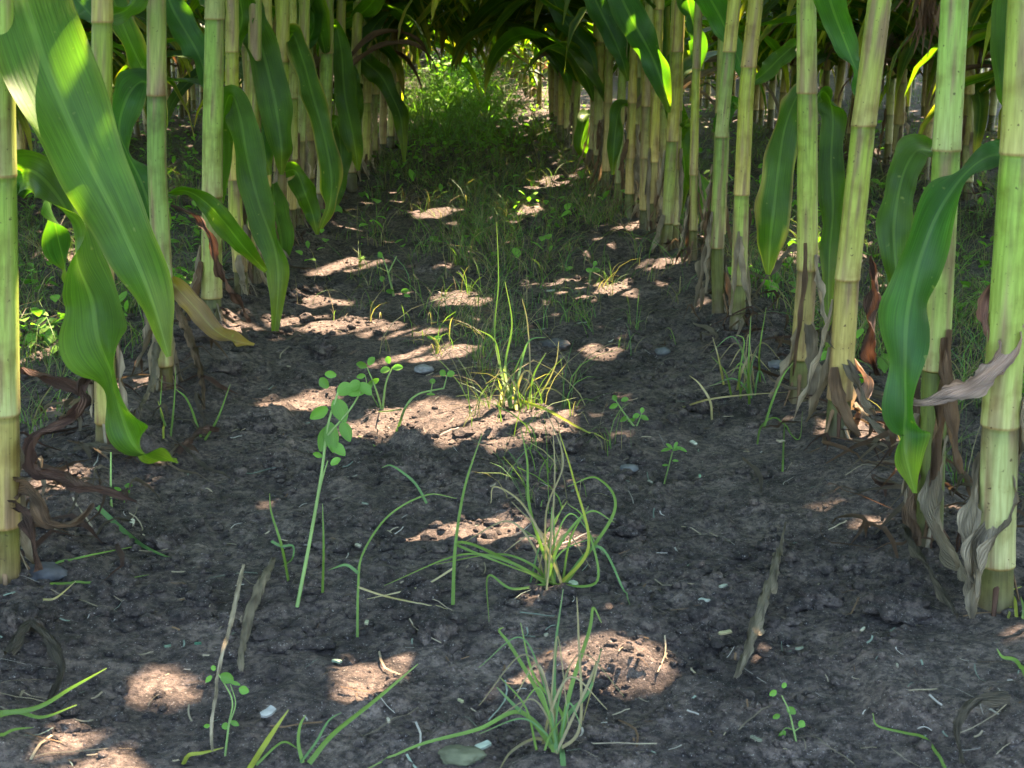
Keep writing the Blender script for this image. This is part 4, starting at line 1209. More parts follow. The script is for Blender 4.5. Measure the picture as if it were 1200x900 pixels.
# ------------------------------------------------------------------ debris: dry strip on the right, dry stalk piece on the left
def gribbon(rows, name, mat, base, label, cat, kap=.8, ruf=.003, frq=90, M=9, lift=.006, parent=None, seed=1):
    """a strip lying on the ground: rows (px, py, width px, height above ground)"""
    r = resample(np.array(rows, float), 10 * len(rows))
    P = np.array([G(a[0], a[1], 0) for a in r])
    sm = np.convolve(np.pad(P[:, 2], 4, mode='edge'), np.ones(9) / 9, 'valid')
    P[:, 2] = sm + lift + r[:, 3]
    d = np.array([depth(p) for p in P])
    T = unit(np.gradient(P, axis=0)); S = np.cross(T, np.array([0, 0, 1.0])); S = S + np.array([0, 0, .35])
    V, U = ribbon(P, unit(S), r[:, 2] * d / F / 2 + .0003, np.full(len(r), kap), ruf, frq, seed, M)
    V[..., 2] = np.maximum(V[..., 2], H(V[..., 0], V[..., 1]) + .001)
    nz = vn(np.linspace(0, 14, V.shape[0])[:, None], np.linspace(0, 5, M)[None, :] + seed, 3)[..., None]
    o = MB().grid(V, np.asarray(base) * (.6 + .8 * nz), U).obj(name, mat, parent)
    if parent is None: tag(o, label, cat)
    return o


gribbon([(860, 806, 6, .002), (872, 785, 16, .006), (884, 752, 22, .012), (898, 715, 20, .016), (908, 685, 16, .016), (914, 660, 6, .014), (919, 645, 2, .02)],
        'dry_leaf_strip', M_DRY, TAN * .85, "tan strip of dry corn leaf lying alone on the soil at the right", 'dry leaf', kap=1.1)
gribbon([(322, 668, 10, .004), (310, 700, 18, .008), (295, 735, 20, .008), (286, 770, 14, .006), (284, 798, 5, .003)],
        'dry_stalk_piece', M_WOOD, TAN * .38, "dark dry piece of old stalk lying at the lower left", 'dry stalk', kap=1.4, seed=5)
gribbon([(288, 700, 5, .02), (282, 730, 8, .022), (274, 765, 7, .02), (262, 810, 6, .02), (252, 860, 5, .012), (250, 905, 4, .01)],
        'dead_weed', M_WOOD, TAN * .75, "thin pale dry stem leaning on the old stalk piece", 'dry stem', kap=1.4, seed=7)
# the brown curly dead leaves at the foot of the nearest left plant, and small ones lying about
CURL = [([(0, 430, 1.04, 14, 0), (40, 436, 1.02, 16, 50), (85, 452, 1.01, 18, 20), (104, 470, 1.0, 22, 70), (84, 490, 1.0, 16, 0), (50, 505, 1.0, 18, 60), (36, 530, 1.0, 20, 20), (44, 552, 1.0, 26, 50), (80, 560, .99, 24, 0), (112, 572, .98, 20, 50), (140, 580, .98, 10, 20), (160, 588, .98, 3, 0)], DBROWN * 1.2),
        ([(8, 570, 1.03, 30, 0), (30, 568, 1.0, 32, 50), (48, 590, .98, 22, 10), (58, 612, .98, 16, 60), (86, 612, .98, 14, 20), (110, 590, .98, 6, 0)], BROWN * .75),
        ([(14, 585, 1.02, 20, 30), (36, 610, .99, 16, 60), (42, 650, .98, 12, 20), (48, 668, .98, 16, 60)], DBROWN),
        ([(100, 470, 1.0, 8, 0), (92, 450, 1.0, 16, 50), (100, 440, 1.01, 12, 0)], DBROWN)]
L1 = near_plants[0][0]
for i, (c, b) in enumerate(CURL):
    V, Cc, U = pleaf(c, base=b, ruf=.005, frq=120, kap=1.3, dry=0, seed=60 + i, M=9)
    V[..., 2] = np.maximum(V[..., 2], H(V[..., 0], V[..., 1]) + .002)
    nz = vn(np.linspace(0, 14, V.shape[0])[:, None], np.linspace(0, 5, 9)[None, :] + i, 3)[..., None]
    o = MB().grid(V - near_plants[0][1], np.asarray(b) * (.6 + .8 * nz), U).obj('dead_leaf', M_DRY, L1)
    o['label'] = 'brown shrivelled curly leaf at the foot'
for i, (rows, b, lab) in enumerate([([(205, 540, 10, .002), (225, 530, 14, .008), (240, 518, 12, .010), (258, 510, 4, .002)], DBROWN * 1.3, "rolled dark dead leaf beside the wavy leaf's tip"),
                       ([(165, 520, 6, .02), (180, 490, 12, .03), (186, 460, 16, .05), (176, 425, 18, .06), (200, 410, 6, .06)], TAN * .7, "upright curled tan dead leaf under the big leaf's tip"),
                       ([(210, 405, 14, .04), (225, 430, 16, .03), (238, 465, 10, .015), (240, 490, 4, .002)], BROWN * .9, "brown dead leaf bending down below the big leaf's tip"),
                       ([(90, 540, 12, .004), (130, 545, 22, .01), (170, 552, 18, .01), (205, 548, 6, .003)], TAN * .35, "flat dark dead leaf under the wavy leaf"),
                       ([(1075, 620, 10, .01), (1062, 650, 16, .012), (1085, 690, 12, .01), (1120, 738, 14, .004)], TAN * .3, "greyish dead leaf sunk in soil at the thick stalk's foot"),
                       ([(1180, 850, 24, .01), (1140, 862, 22, .016), (1120, 880, 16, .01), (1128, 905, 8, .0)], TAN * .32, "dark crumpled dead leaf in the lower right corner"),
                       ([(10, 790, 20, .004), (40, 765, 24, .012), (75, 800, 14, .008), (60, 840, 10, .004)], TAN * .25, "dark crumpled dead leaf at the lower left edge"),
                       ([(1000, 505, 8, .02), (1018, 520, 12, .015), (1040, 530, 8, .01), (1052, 528, 3, .0)], TAN * .7, "pinkish shred of dead leaf by the pale leaning stalk"),
                       ([(198, 532, 4, .01), (225, 545, 5, .006), (250, 560, 4, .004), (270, 565, 2, .0)], TAN * .4, "thin dark twig beside the left row"),
                       ]):
    gribbon(rows, 'dead_leaf_scrap' if 'twig' not in lab else 'twig', M_DRY, b, lab, 'dead leaf' if 'twig' not in lab else 'twig', kap=1.3, seed=20 + i)


# ------------------------------------------------------------------ grass tufts and weeds, placed one by one
def PT(px, py, d, lift=.004):
    p = PD(px, py, d)
    h = float(H(p[0], p[1]))
    if p[2] < h + lift:
        p = G(px, py, lift)
    return p


GG = np.array([.088, .138, .028]); GB = np.array([.070, .125, .042]); GY = np.array([.24, .25, .035]); GD = np.array([.18, .145, .075])


def blade(mb, rows, w, c, n=None, M=3):
    """rows (px, py, depth or None for on the soil); w full width in px at the root"""
    pts = [PT(r[0], r[1], r[2]) if r[2] else G(r[0], r[1], .003) for r in rows]
    n = n or 7 * len(pts)
    P = resample(np.array(pts), n)
    P[:, 2] = np.maximum(P[:, 2], H(P[:, 0], P[:, 1]) + .002)
    T = unit(np.gradient(P, axis=0)); vd = unit(P - C0)
    S = unit(np.cross(T, vd)); Nn = np.cross(T, S)
    a = .5 * np.sin(np.linspace(0, 3, n) + len(rows) + w)[:, None]
    S = S * np.cos(a) + Nn * np.sin(a)
    s = np.linspace(0, 1, n)
    d = depth(P[0])
    V, U = ribbon(P, S, w * .72 * d / F / 2 * (1 - s ** 2.2 * .92) + .0002, np.full(n, .7), M=M)
    k = np.clip((s - .75) * 3, 0, 1)[:, None, None]
    mb.grid(V, np.asarray(c) * (1 - k * .4) + np.asarray(GD) * k * .4, U)


D = lambda px, py: depth(G(px, py))
TUFTS = []
dA = D(640, 700)
TUFTS.append(("grass tuft in the alley centre with long arching blades", [
    ([(640, 690, 0), (655, 640, dA), (690, 600, dA), (720, 612, dA)], 5, GG), ([(640, 690, 0), (600, 660, dA), (540, 650, dA), (450, 692, 0)], 4, GG),
    ([(650, 688, 0), (560, 640, dA), (535, 638, dA), (575, 655, dA - .02), (660, 690, 0)], 5, GG),
    ([(655, 690, 0), (690, 640, dA), (672, 560, dA), (655, 505, dA)], 5, GY * .8), ([(650, 690, 0), (622, 600, dA), (618, 540, dA), (610, 500, dA)], 5, GG),
    ([(640, 690, 0), (640, 600, dA), (660, 540, dA), (640, 480, dA + .02)], 3, GD), ([(650, 690, 0), (700, 680, dA), (685, 610, dA), (665, 590, dA)], 4, GG),
    ([(655, 690, 0), (700, 640, dA), (730, 690, dA), (738, 718, 0)], 4, GB), ([(640, 690, 0), (600, 690, dA), (572, 675, dA), (573, 735, 0)], 4, GG * 1.1),
    ([(660, 692, 0), (640, 640, dA), (612, 590, dA), (580, 570, dA), (575, 590, dA)], 4, GD), ([(660, 690, 0), (720, 600, dA), (700, 560, dA), (665, 570, dA)], 5, GG),
    ([(640, 700, 0), (645, 640, dA), (650, 560, dA), (648, 500, dA)], 3, GD)]))
dB = D(645, 880)
TUFTS.append(("bright grass tuft at the bottom of the alley centre", [
    ([(650, 890, 0), (640, 830, dB), (600, 760, dB), (585, 740, dB), (590, 735, dB)], 7, GG), ([(652, 892, 0), (650, 800, dB), (652, 750, dB), (660, 690, dB)], 6, GB),
    ([(655, 890, 0), (668, 810, dB), (690, 740, dB), (695, 712, dB), (705, 730, dB)], 7, GG), ([(650, 890, 0), (630, 850, dB), (606, 830, dB), (582, 805, dB)], 9, GB),
    ([(655, 892, 0), (665, 840, dB), (690, 810, dB), (705, 760, dB)], 7, GB), ([(648, 892, 0), (660, 840, dB), (625, 790, dB), (610, 730, dB)], 6, GG * 1.1),
    ([(660, 905, 0), (655, 880, dB), (646, 850, dB), (640, 830, dB)], 9, GB), ([(650, 892, 0), (680, 850, dB), (678, 740, dB), (676, 700, dB)], 5, GD * 1.1),
    ([(652, 892, 0), (690, 800, dB), (700, 775, dB), (695, 800, dB), (683, 850, 0)], 4, GD), ([(650, 890, 0), (610, 835, dB), (560, 855, dB), (490, 880, dB), (425, 905, 0)], 8, GG),
    ([(655, 892, 0), (630, 865, dB), (600, 880, dB), (585, 905, 0)], 6, GD * .8)]))
dC = D(600, 470)
TUFTS.append(("sunlit yellowish grass tuft above the widest sun streak", [
    ([(600, 480, 0), (592, 430, dC), (600, 380, dC), (592, 330, dC)], 4, GG), ([(598, 480, 0), (588, 440, dC), (580, 400, dC), (560, 386, dC)], 4, GG),
    ([(600, 480, 0), (594, 450, dC), (590, 432, dC)], 5, GY), ([(605, 482, 0), (603, 455, dC), (598, 440, dC)], 5, GY), ([(585, 478, 0), (588, 460, dC), (584, 445, dC)], 5, GY),
    ([(600, 468, 0), (640, 485, dC), (680, 505, 0), (715, 520, 0)], 5, GY * .9), ([(602, 480, 0), (610, 430, dC), (620, 400, dC), (640, 395, dC)], 4, GB),
    ([(600, 478, 0), (580, 400, dC), (584, 330, dC), (582, 260, dC)], 3, GG), ([(603, 478, 0), (620, 440, dC), (618, 380, dC), (612, 350, dC)], 3, GD),
    ([(606, 478, 0), (640, 455, dC), (665, 470, dC), (690, 500, 0)], 3, GD), ([(602, 480, 0), (630, 465, dC), (650, 430, dC), (655, 400, dC)], 3, GD)]))
dD = D(350, 890)
TUFTS.append(("yellow-green grass blades in the lower left foreground", [
    ([(290, 905, 0), (305, 880, dD), (322, 855, dD), (338, 832, dD)], 10, GY * .8), ([(215, 900, 0), (222, 885, dD), (238, 882, dD), (262, 876, dD)], 7, GY * .7),
    ([(355, 895, 0), (350, 870, dD), (352, 850, dD), (358, 838, dD)], 6, GG * 1.2), ([(362, 895, 0), (390, 860, dD), (440, 820, dD), (490, 778, dD)], 9, GG),
    ([(352, 895, 0), (370, 870, dD), (385, 845, dD), (400, 835, dD)], 4, GB), ([(300, 898, 0), (330, 870, dD), (350, 880, 0)], 4, GG)]))
dE = D(10, 850)
TUFTS.append(("long grass blades entering at the lower left edge", [
    ([(-20, 852, 0), (40, 830, dE), (85, 805, dE), (125, 783, dE)], 8, GG), ([(-20, 860, 0), (20, 848, dE), (50, 840, dE), (90, 826, dE)], 8, GG * 1.1), ([(-10, 885, 0), (15, 870, dE), (40, 862, dE)], 5, GG)]))
dF = D(535, 700)
TUFTS.append(("lone upright grass blade left of the central tuft", [
    ([(531, 715, 0), (534, 640, dF), (545, 570, dF), (565, 508, dF)], 6, GG), ([(533, 665, dF), (500, 685, dF), (470, 700, 0), (430, 706, 0)], 3, GD * 1.3)]))
dG = D(418, 740)
TUFTS.append(("bent thin grass stem left of the alley centre", [
    ([(419, 748, 0), (420, 690, dG), (425, 650, dG), (455, 605, dG), (500, 580, dG), (535, 584, dG)], 4, GG), ([(420, 672, dG), (405, 662, dG), (385, 668, dG)], 5, GB),
    ([(420, 688, dG), (450, 698, dG), (485, 712, 0), (525, 720, 0)], 3, GD * 1.4), ([(500, 590, dG), (485, 565, dG), (460, 546, dG), (447, 548, dG)], 4, GB)]))
dH = D(340, 720)
TUFTS.append(("straight thin grass stem close beside the tall weed", [([(378, 700, 0), (379, 640, dH), (378, 590, dH)], 4, GG)]))
TUFTS.append(("thin forked grass stem left of the tall weed", [([(338, 688, 0), (330, 640, dH), (318, 600, dH), (316, 578, dH)], 4, GG),
              ([(318, 634, dH), (330, 640, dH), (343, 640, dH), (342, 655, dH), (330, 670, 0)], 4, GB)]))
TUFTS.append(("pale grass stalk lying across the soil at the left", [([(115, 605, 0), (150, 632, 0), (175, 648, 0), (208, 662, 0)], 8, GB * 1.3), ([(20, 688, 0), (60, 676, 0), (110, 664, 0), (170, 643, 0)], 4, GG * 1.2)]))
TUFTS.append(("low rooting grass runner beside the nearest left stalk", [([(60, 700, 0), (80, 696, 0), (130, 690, 0), (175, 680, 0)], 4, GG), ([(52, 718, 0), (66, 700, .96), (90, 694, 0)], 3, GD * 1.3)]))
dI = D(880, 500)
TUFTS.append(("wispy grass in front of the upright right-row plant", [
    ([(878, 470, 0), (877, 430, dI), (880, 370, dI)], 4, GG), ([(890, 455, 0), (890, 410, dI), (898, 360, dI)], 3, GG), ([(895, 505, 0), (905, 470, dI), (918, 440, dI), (930, 425, dI)], 4, GG * 1.1),
    ([(848, 455, 0), (842, 420, dI), (835, 395, dI)], 3, GD * 1.4), ([(917, 555, 0), (918, 520, dI), (920, 490, dI)], 3, GG), ([(800, 478, 0), (830, 468, dI), (870, 463, dI), (925, 466, 0)], 3, GD * 1.2),
    ([(887, 522, 0), (892, 505, dI), (910, 495, dI), (935, 520, 0), (940, 490, dI)], 3, GG), ([(834, 495, 0), (832, 470, dI), (820, 450, dI), (808, 440, dI)], 4, GD * 1.3), ([(868, 470, 0), (866, 440, dI), (872, 400, dI), (862, 392, dI)], 3, GG)]))
TUFTS.append(("grass blade leaning in at the right picture edge", [([(1205, 815, 0), (1190, 790, .9), (1175, 770, .9), (1168, 760, .9)], 7, GG * 1.2)]))
TUFTS.append(("curved grass blade at the bottom right", [([(1108, 905, 0), (1085, 875, .86), (1060, 862, .86), (1028, 858, .86), (1022, 845, .86)], 5, GG)]))
dJ = D(200, 500)
TUFTS.append(("small grass tuft under the orange stalk tip", [
    ([(200, 515, 0), (204, 470, dJ), (206, 430, dJ)], 3, GG), ([(195, 510, 0), (188, 480, dJ), (190, 440, dJ)], 3, GG * 1.2), ([(240, 520, 0), (255, 490, dJ), (270, 450, dJ)], 4, GG), ([(235, 505, 0), (220, 470, dJ), (205, 455, dJ)], 4, GG),
    ([(192, 520, 0), (192, 500, dJ), (185, 470, dJ)], 3, GY)]))
dK = D(1190, 700)
TUFTS.append(("sunlit grass shoots beside the nearest right plant's foot", [([(1190, 735, 0), (1188, 715, dK), (1182, 705, dK), (1196, 700, dK)], 5, GY), ([(1180, 735, 0), (1183, 722, dK), (1180, 708, dK)], 4, GY * .7), ([(1197, 738, 0), (1198, 720, dK), (1195, 712, dK)], 4, GG * 1.3)]))
for lab, bl in TUFTS:
    mb = MB()
    for rows, w, c in bl:
        blade(mb, rows, w * 1.0, c)
    rngb = np.random.default_rng(len(lab))
    if len(bl) > 5 and 'yellow-green' not in lab:
        b0 = bl[0][0][0]; d0 = D(b0[0], min(b0[1], 895)); sc_ = 1.1 / d0
        for q in range(13 if 'yellowish' not in lab else 6):
            dx = rngb.normal() * 26 * sc_; hh = rngb.uniform(40, 120) * sc_; bx = b0[0] + rngb.normal() * 9
            by = min(b0[1], 897) - rngb.random() * 8
            rows = [(bx, by, 0), (bx + dx * .3, by - hh * .5, d0), (bx + dx, by - hh * rngb.uniform(.7, 1), d0)]
            if rngb.random() < .5: rows.append((bx + dx * 2.2, by - hh * rngb.uniform(.2, .7), d0))
            blade(mb, rows, rngb.uniform(2, 4), [GG, GB, GD, GD * .7][rngb.integers(4)])
    org = G(bl[0][0][0][0], bl[0][0][0][1])
    o = mb.obj('grass_tuft', M_GRASS, None, org)
    tag(o, lab, 'grass tuft', 'grass tufts in the alley')


def weed(lab, stems, leaves, name='weed'):
    """stems: (rows, width px, colour); leaves: (px, py, depth, length px, width px, angle deg, tilt)"""
    org = G(stems[0][0][0][0], stems[0][0][0][1])
    e = empty(name, org); tag(e, lab, 'weed', 'broadleaf weeds')
    mb = MB()
    for rows, w, c in stems:
        pts = [PT(r[0], r[1], r[2]) if r[2] else G(r[0], r[1], -.003) for r in rows]
        P = resample(np.array(pts), 6 * len(pts)); n = len(P)
        T = unit(np.gradient(P, axis=0)); a1 = unit(np.cross(T, np.array([.3, 1, .2]))); a2 = np.cross(T, a1)
        r_ = w * depth(P[0]) / F / 2 * (1 - .5 * np.linspace(0, 1, n))
        th = np.linspace(0, 2 * math.pi, 6, endpoint=False)
        V = P[:, None] + (a1[:, None] * np.cos(th)[None, :, None] + a2[:, None] * np.sin(th)[None, :, None]) * r_[:, None, None]
        mb.grid(V - org, np.asarray(c), np.zeros((n, 6, 2)), close=True)
    mb.obj('stem', M_GRASS, e)
    for i, (px, py, d, L, w, ang, tilt) in enumerate(leaves):
        p = PT(px, py, d); sc_ = d / F
        a = math.radians(ang)
        u = RT * math.cos(a) + UP * math.sin(a)
        vv = -RT * math.sin(a) + UP * math.cos(a)
        vv = vv * math.cos(tilt) + FW * math.sin(tilt)
        n = 9
        s = np.linspace(0, 1, n)
        L, w = L * .72, w * .66
        P = p + u[None] * (s * L * sc_)[:, None] - UP[None] * (.25 * L * sc_ * s ** 2)[:, None]
        wd = w / 2 * sc_ * np.sin(np.pi * np.clip(s * .93 + .05, 0, 1)) ** .75
        V, U = ribbon(P, np.tile(vv, (n, 1)), wd + .0002, np.full(n, .5), M=5)
        c = np.array([.085, .165, .028]) * (.8 + .5 * ((i * 37) % 10) / 10)
        MB().grid(V - org, c, U).obj('leaf', M_WEED, e)


ST = np.array([.16, .22, .07])
dW = D(350, 705)
weed("tall thin weed with a drooping leafy top, left of the alley centre", [([(347, 712, 0), (362, 640, dW), (376, 560, dW), (384, 500, dW), (396, 460, dW)], 5, ST * 1.2), ([(384, 510, dW), (410, 480, dW), (425, 455, dW)], 3, ST),
      ([(372, 585, dW), (378, 560, dW), (384, 540, dW)], 3, ST)],
     [(384, 500, dW, 34, 24, 250, .3), (384, 478, dW, 30, 24, 200, .5), (396, 462, dW, 32, 26, 40, .3), (392, 468, dW, 34, 30, 300, .2), (405, 460, dW, 30, 24, 10, .6), (388, 520, dW, 26, 20, 330, .4),
      (400, 495, dW, 28, 22, 300, .2), (388, 545, dW, 22, 13, 45, .3), (378, 535, dW, 18, 12, 150, .5), (412, 458, dW, 26, 20, 60, .3), (384, 455, dW, 26, 18, 120, .2), (394, 440, dW, 20, 14, 160, .3), (420, 450, dW, 24, 20, 330, .4), (386, 495, dW, 40, 26, 280, .1)])
dX = D(440, 480)
weed("bushy little weed behind the tall weed's top", [([(448, 478, 0), (440, 455, dX), (430, 430, dX)], 3, ST), ([(448, 478, 0), (452, 450, dX), (460, 430, dX)], 3, ST), ([(445, 475, 0), (432, 455, dX), (428, 440, dX)], 2, ST)],
     [(430, 430, dX, 20, 14, 150, .4), (432, 428, dX, 20, 14, 60, .4), (446, 436, dX, 18, 13, 30, .4), (444, 444, dX, 16, 12, 200, .6), (460, 432, dX, 18, 12, 20, .3), (456, 426, dX, 16, 12, 100, .3), (436, 446, dX, 16, 10, 240, .3), (428, 440, dX, 14, 10, 180, .3)])
dY = D(465, 520)
weed("sprawling weed runner left of the widest sun streak", [([(445, 525, 0), (463, 505, 0), (475, 478, dY), (490, 462, dY), (520, 455, dY)], 4, ST), ([(470, 480, dY), (440, 478, 0), (420, 470, 0)], 2, ST), ([(446, 524, 0), (430, 512, 0), (415, 502, 0)], 3, ST * .9), ([(505, 460, dY), (507, 448, dY)], 2, ST), ([(520, 455, dY), (524, 440, dY)], 2, ST)],
     [(507, 450, dY, 12, 11, 90, .2), (524, 440, dY, 14, 12, 30, .2), (522, 440, dY, 14, 12, 130, .2), (500, 462, dY, 14, 5, 10, .2)])
dZ = D(515, 412)
weed("tiny two-leaved seedling in the thin sun streak", [([(512, 414, 0), (512, 402, dZ), (508, 396, dZ)], 5, GY * .8)], [(508, 397, dZ, 12, 7, 150, .4), (508, 397, dZ, 14, 8, 20, .4)], 'seedling')
dQ = D(455, 340)
weed("slender leafy weed in the left half of the alley", [([(462, 348, 0), (455, 320, dQ), (448, 300, dQ)], 3, ST), ([(455, 320, dQ), (465, 300, dQ)], 2, ST)],
     [(448, 302, dQ, 14, 10, 120, .3), (448, 330, dQ, 12, 10, 90, .3), (470, 345, dQ, 14, 9, 20, .3), (462, 345, dQ, 14, 10, 160, .5), (474, 348, dQ, 12, 9, 320, .4)])
dQ = D(690, 330)
weed("small weed beside the right sun streak", [([(690, 332, 0), (692, 320, dQ), (696, 312, dQ)], 3, ST)], [(694, 318, dQ, 14, 10, 20, .3), (694, 318, dQ, 12, 9, 150, .3), (696, 312, dQ, 12, 8, 70, .3)], 'seedling')
dQ = D(735, 500)
weed("low leafy weed on bare soil right of the centre", [([(745, 500, 0), (732, 485, dQ), (722, 470, dQ)], 3, ST), ([(745, 500, 0), (750, 490, dQ), (752, 484, dQ)], 2, ST)],
     [(722, 470, dQ, 14, 10, 110, .4), (724, 474, dQ, 14, 10, 190, .4), (728, 470, dQ, 14, 9, 30, .4), (736, 488, dQ, 14, 10, 200, .5), (742, 490, dQ, 14, 10, 40, .5), (750, 488, dQ, 14, 9, 350, .4), (744, 497, dQ, 12, 8, 180, .4), (752, 484, dQ, 12, 8, 80, .3)])
dQ = D(790, 545)
weed("weed with finely cut bright leaves, right of the pebble", [([(772, 590, 0), (780, 560, dQ), (788, 530, dQ)], 3, ST * .9)],
     [(788, 528, dQ, 16, 6, 30, .3), (790, 526, dQ, 16, 6, 70, .3), (788, 526, dQ, 16, 6, 130, .3), (786, 526, dQ, 16, 6, 180, .3), (792, 524, dQ, 18, 6, 350, .3), (788, 540, dQ, 10, 4, 10, .3), (783, 545, dQ, 10, 4, 170, .3)])
dQ = D(930, 865)
weed("round-leaved seedling at the lower right", [([(936, 877, 0), (930, 855, dQ), (924, 832, dQ), (916, 815, dQ)], 3, ST), ([(930, 855, dQ), (920, 858, dQ), (914, 868, dQ)], 2, ST), ([(931, 857, dQ), (938, 852, dQ)], 2, ST)],
     [(922, 830, dQ, 15, 13, 340, .1), (910, 810, dQ, 12, 11, 200, .1), (917, 806, dQ, 12, 8, 60, .2), (914, 838, dQ, 12, 10, 190, .2), (937, 852, dQ, 15, 13, 60, .1), (920, 862, dQ, 15, 11, 220, .2)], 'seedling')
dQ = D(265, 862)
weed("round-leaved seedling in front of the thin dry stem", [([(262, 885, 0), (268, 850, dQ), (272, 820, dQ), (256, 790, dQ)], 3, ST * 1.1), ([(268, 850, dQ), (276, 825, dQ), (270, 802, dQ)], 2, ST)],
     [(258, 792, dQ, 22, 20, 350, .1), (251, 786, dQ, 12, 9, 100, .1), (280, 808, dQ, 16, 15, 0, .1), (270, 800, dQ, 16, 6, 0, .3), (248, 792, dQ, 12, 8, 220, .1), (260, 852, dQ, 14, 12, 20, .2), (270, 846, dQ, 14, 9, 350, .2), (246, 850, dQ, 10, 8, 180, .3)], 'seedling')
dQ = D(130, 592)
weed("sprouting weed beneath the wavy leaf's tip", [([(132, 610, 0), (130, 580, dQ), (130, 530, dQ)], 4, ST * 1.4), ([(145, 590, 0), (148, 570, dQ)], 2, ST)],
     [(146, 570, dQ, 14, 8, 20, .3), (142, 574, dQ, 14, 8, 160, .3), (136, 584, dQ, 12, 6, 10, .3), (90, 575, dQ, 24, 9, 320, .2), (148, 580, dQ, 12, 6, 60, .3)])

# ------------------------------------------------------------------ weeds and grass nobody could count
rng = np.random.default_rng(77)


def tuft_field(mb, n, place, hmin, hmax, wid, cols, per=(3, 8)):
    for _ in range(n):
        p = place()
        if p is None: continue
        x, y, k = p
        m_ = rng.integers(*per)
        for j in range(m_):
            a = rng.random() * 6.283; h = rng.uniform(hmin, hmax) * k
            lean_ = rng.uniform(.15, 1.2) * h
            s = np.linspace(0, 1, 5)
            bx = x + rng.normal() * .008; by = y + rng.normal() * .008
            curl = rng.uniform(1.2, 2.4)
            P = np.stack([bx + lean_ * math.cos(a) * s ** curl, by + lean_ * math.sin(a) * s ** curl, float(H(bx, by)) - .003 + h * (s - .45 * s ** 2.5 * rng.random() * 1.6)], 1)
            P[:, 2] = np.maximum(P[:, 2], H(P[:, 0], P[:, 1]) - .003)
            b = rng.random() * 6.28
            V, U = ribbon(P, np.tile((math.cos(b), math.sin(b), .05), (5, 1)), wid * rng.uniform(.5, 1.2) * (1 - s ** 2 * .9) + .0001, np.full(5, .6), M=3)
            mb.grid(V, cols[rng.integers(len(cols))] * rng.uniform(.7, 1.25), U)


def pick(dens):
    def f():
        for _ in range(60):
            y = 1.15 * (9 / 1.15) ** rng.random(); x = rng.uniform(-.5, .5) * y * .95 + .04 * y
            v = dens(x, y)
            if rng.random() < v: return x, y, min(1.0, .55 + y * .18)
        return None
    return f


def d_alley(x, y):
    al = np.exp(-((x - .07) / (.012 + .030 * y)) ** 2) * np.clip((y - 1.0) / 3.2, 0, .6)
    edge = np.exp(-((x - .30) / .06) ** 2) * np.clip((y - 1.95) / 1., 0, 1) * .8
    left = np.exp(-((x + .16) / .05) ** 2) * np.clip((y - 2.2) / 1.8, 0, 1) * .5
    al = al + np.clip((y - 3.3) / 1.5, 0, 1) * (abs(x - .05) < .3) * .6
    k = (x - ROW_L) / .75
    inter = (0.45 if (x < ROW_L - .04 or x > ROW_R + .04) else 0)
    return (al + edge + left + inter) * np.clip((vn(x * 7, y * 7, 60) - .3) * 3, 0, 1)


GR = [GG, GG * .8, GB, GD, GD * .7, GG * 1.1]
Y_ = [0]


def _y(rng):
    Y_[0] = 1.75 * (5.5 / 1.75) ** rng.random()
    return Y_[0]


mb = MB()
tuft_field(mb, 4300, pick(d_alley), .03, .11, .00062, GR, (3, 10))
tuft_field(mb, 500, lambda: (.07 + rng.normal() * (.05 + .03 * _y(rng)), Y_[0], rng.uniform(.5, 1)), .02, .10, .0006, [GG, GG, GB, GD, GD * .8], (3, 8))
o = mb.obj('grass', M_GRASS); tag(o, "thin grass and wilted stems covering the alley and the ground between rows", 'grass', kind='stuff')


# low broadleaf cover and the brighter weeds that close the alley
def leaves_field(mb, n, place, r0, r1):
    for _ in range(n):
        p = place()
        if p is None: continue
        x, y, z = p
        a, t = rng.random() * 6.283, rng.normal() * .5
        L = rng.uniform(r0, r1)
        d = np.array([math.cos(a) * math.cos(t), math.sin(a) * math.cos(t), math.sin(t)])
        s = np.linspace(0, 1, 5)
        P = np.array([x, y, float(H(x, y)) + z]) + d * (s * L)[:, None] - np.array([0, 0, 1]) * (s ** 2 * L * .3)[:, None]
        side = np.array([-math.sin(a), math.cos(a), rng.normal() * .3])
        V, U = ribbon(P, np.tile(side, (5, 1)), L * .36 * np.sin(np.pi * np.clip(s * .95 + .03, 0, 1)) + .0002, np.full(5, .4), M=3)
        mb.grid(V, np.array([.10, .19, .030]) * rng.uniform(.65, 1.5), U)


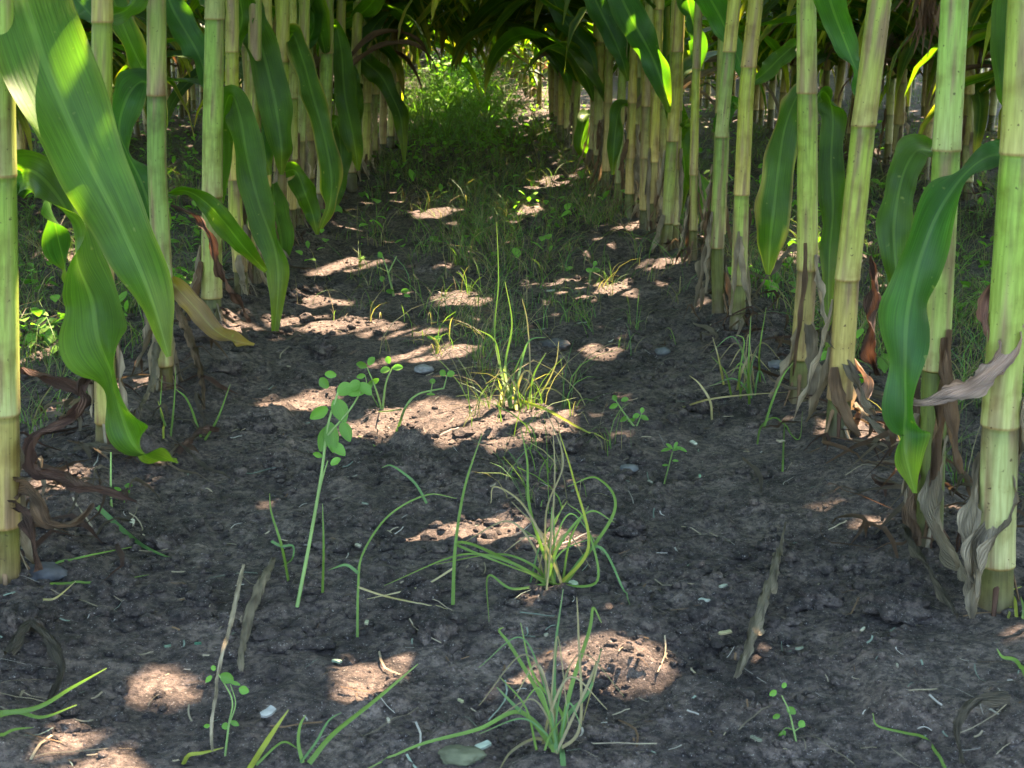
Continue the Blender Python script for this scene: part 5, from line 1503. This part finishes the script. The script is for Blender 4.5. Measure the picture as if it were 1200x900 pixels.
def low_cover():
    for _ in range(60):
        y = 1.5 * (7 / 1.5) ** rng.random(); x = rng.uniform(-.5, .5) * y + .04 * y
        out = x < ROW_L - .03 or x > ROW_R + .03
        dn = (.8 if x < ROW_L else .25) if out else np.clip((y - 2.2) / 4, 0, .6)
        if rng.random() < dn * np.clip((vn(x * 6, y * 6, 61) - .45) * 5, 0, 1):
            return x, y, rng.random() ** 2 * .05
    return None


def end_bush():
    y = rng.uniform(4.3, 10.5); x = .02 + rng.normal() * .11
    return x, y, rng.random() ** 1.3 * min(.30, .03 + max(0, y - 4.4) * .06) * max(.35, 1 - abs(x - .03) * 2.2)


mb = MB(); leaves_field(mb, 5200, low_cover, .010, .026)
o = mb.obj('low_weeds', M_WEED); tag(o, "small round-leaved weeds covering the ground between corn rows", 'weeds', kind='stuff')
mb = MB(); leaves_field(mb, 1500, end_bush, .018, .042)
tuft_field(mb, 260, lambda: (.03 + rng.normal() * .15, rng.uniform(4.4, 8), 2.0), .06, .14, .0014, [GG, GG * 1.2, GB])
o = mb.obj('tall_weeds', M_WEED); tag(o, "thicket of bright green weeds closing the far end of the alley", 'weeds', kind='stuff')
# wilted roots and stalk litter at the feet of the rows
mb = MB()
for _ in range(900):
    k = rng.integers(-1, 3); y = 1.0 * 5 ** rng.random(); x = ROW_L + .75 * k + rng.normal() * .05
    if abs(x) > .5 * y + .1: continue
    L = rng.uniform(.02, .10); a = rng.random() * 6.28; s = np.linspace(0, 1, 7)
    qx = x + L * s * math.cos(a) + .15 * L * np.sin(s * 5 + a); qy = y + L * s * math.sin(a) + .15 * L * np.cos(s * 6)
    P = np.stack([qx, qy, H(qx, qy) + .004 + rng.random() * .03 * np.sin(s * 3)], 1)
    V, U = ribbon(P, np.tile((-math.sin(a), math.cos(a), .6), (7, 1)), rng.uniform(.0008, .005) * np.sin(np.pi * (s * .9 + .08)), np.full(7, 1.2), M=4)
    mb.grid(V, [TAN * .8, BROWN * .8, DBROWN * 1.2, TAN * .5][rng.integers(4)] * rng.uniform(.6, 1.1), U)
o = mb.obj('leaf_litter', M_DRY); tag(o, "dry leaf litter and wilted roots along the feet of the corn rows", 'leaf litter', kind='stuff')
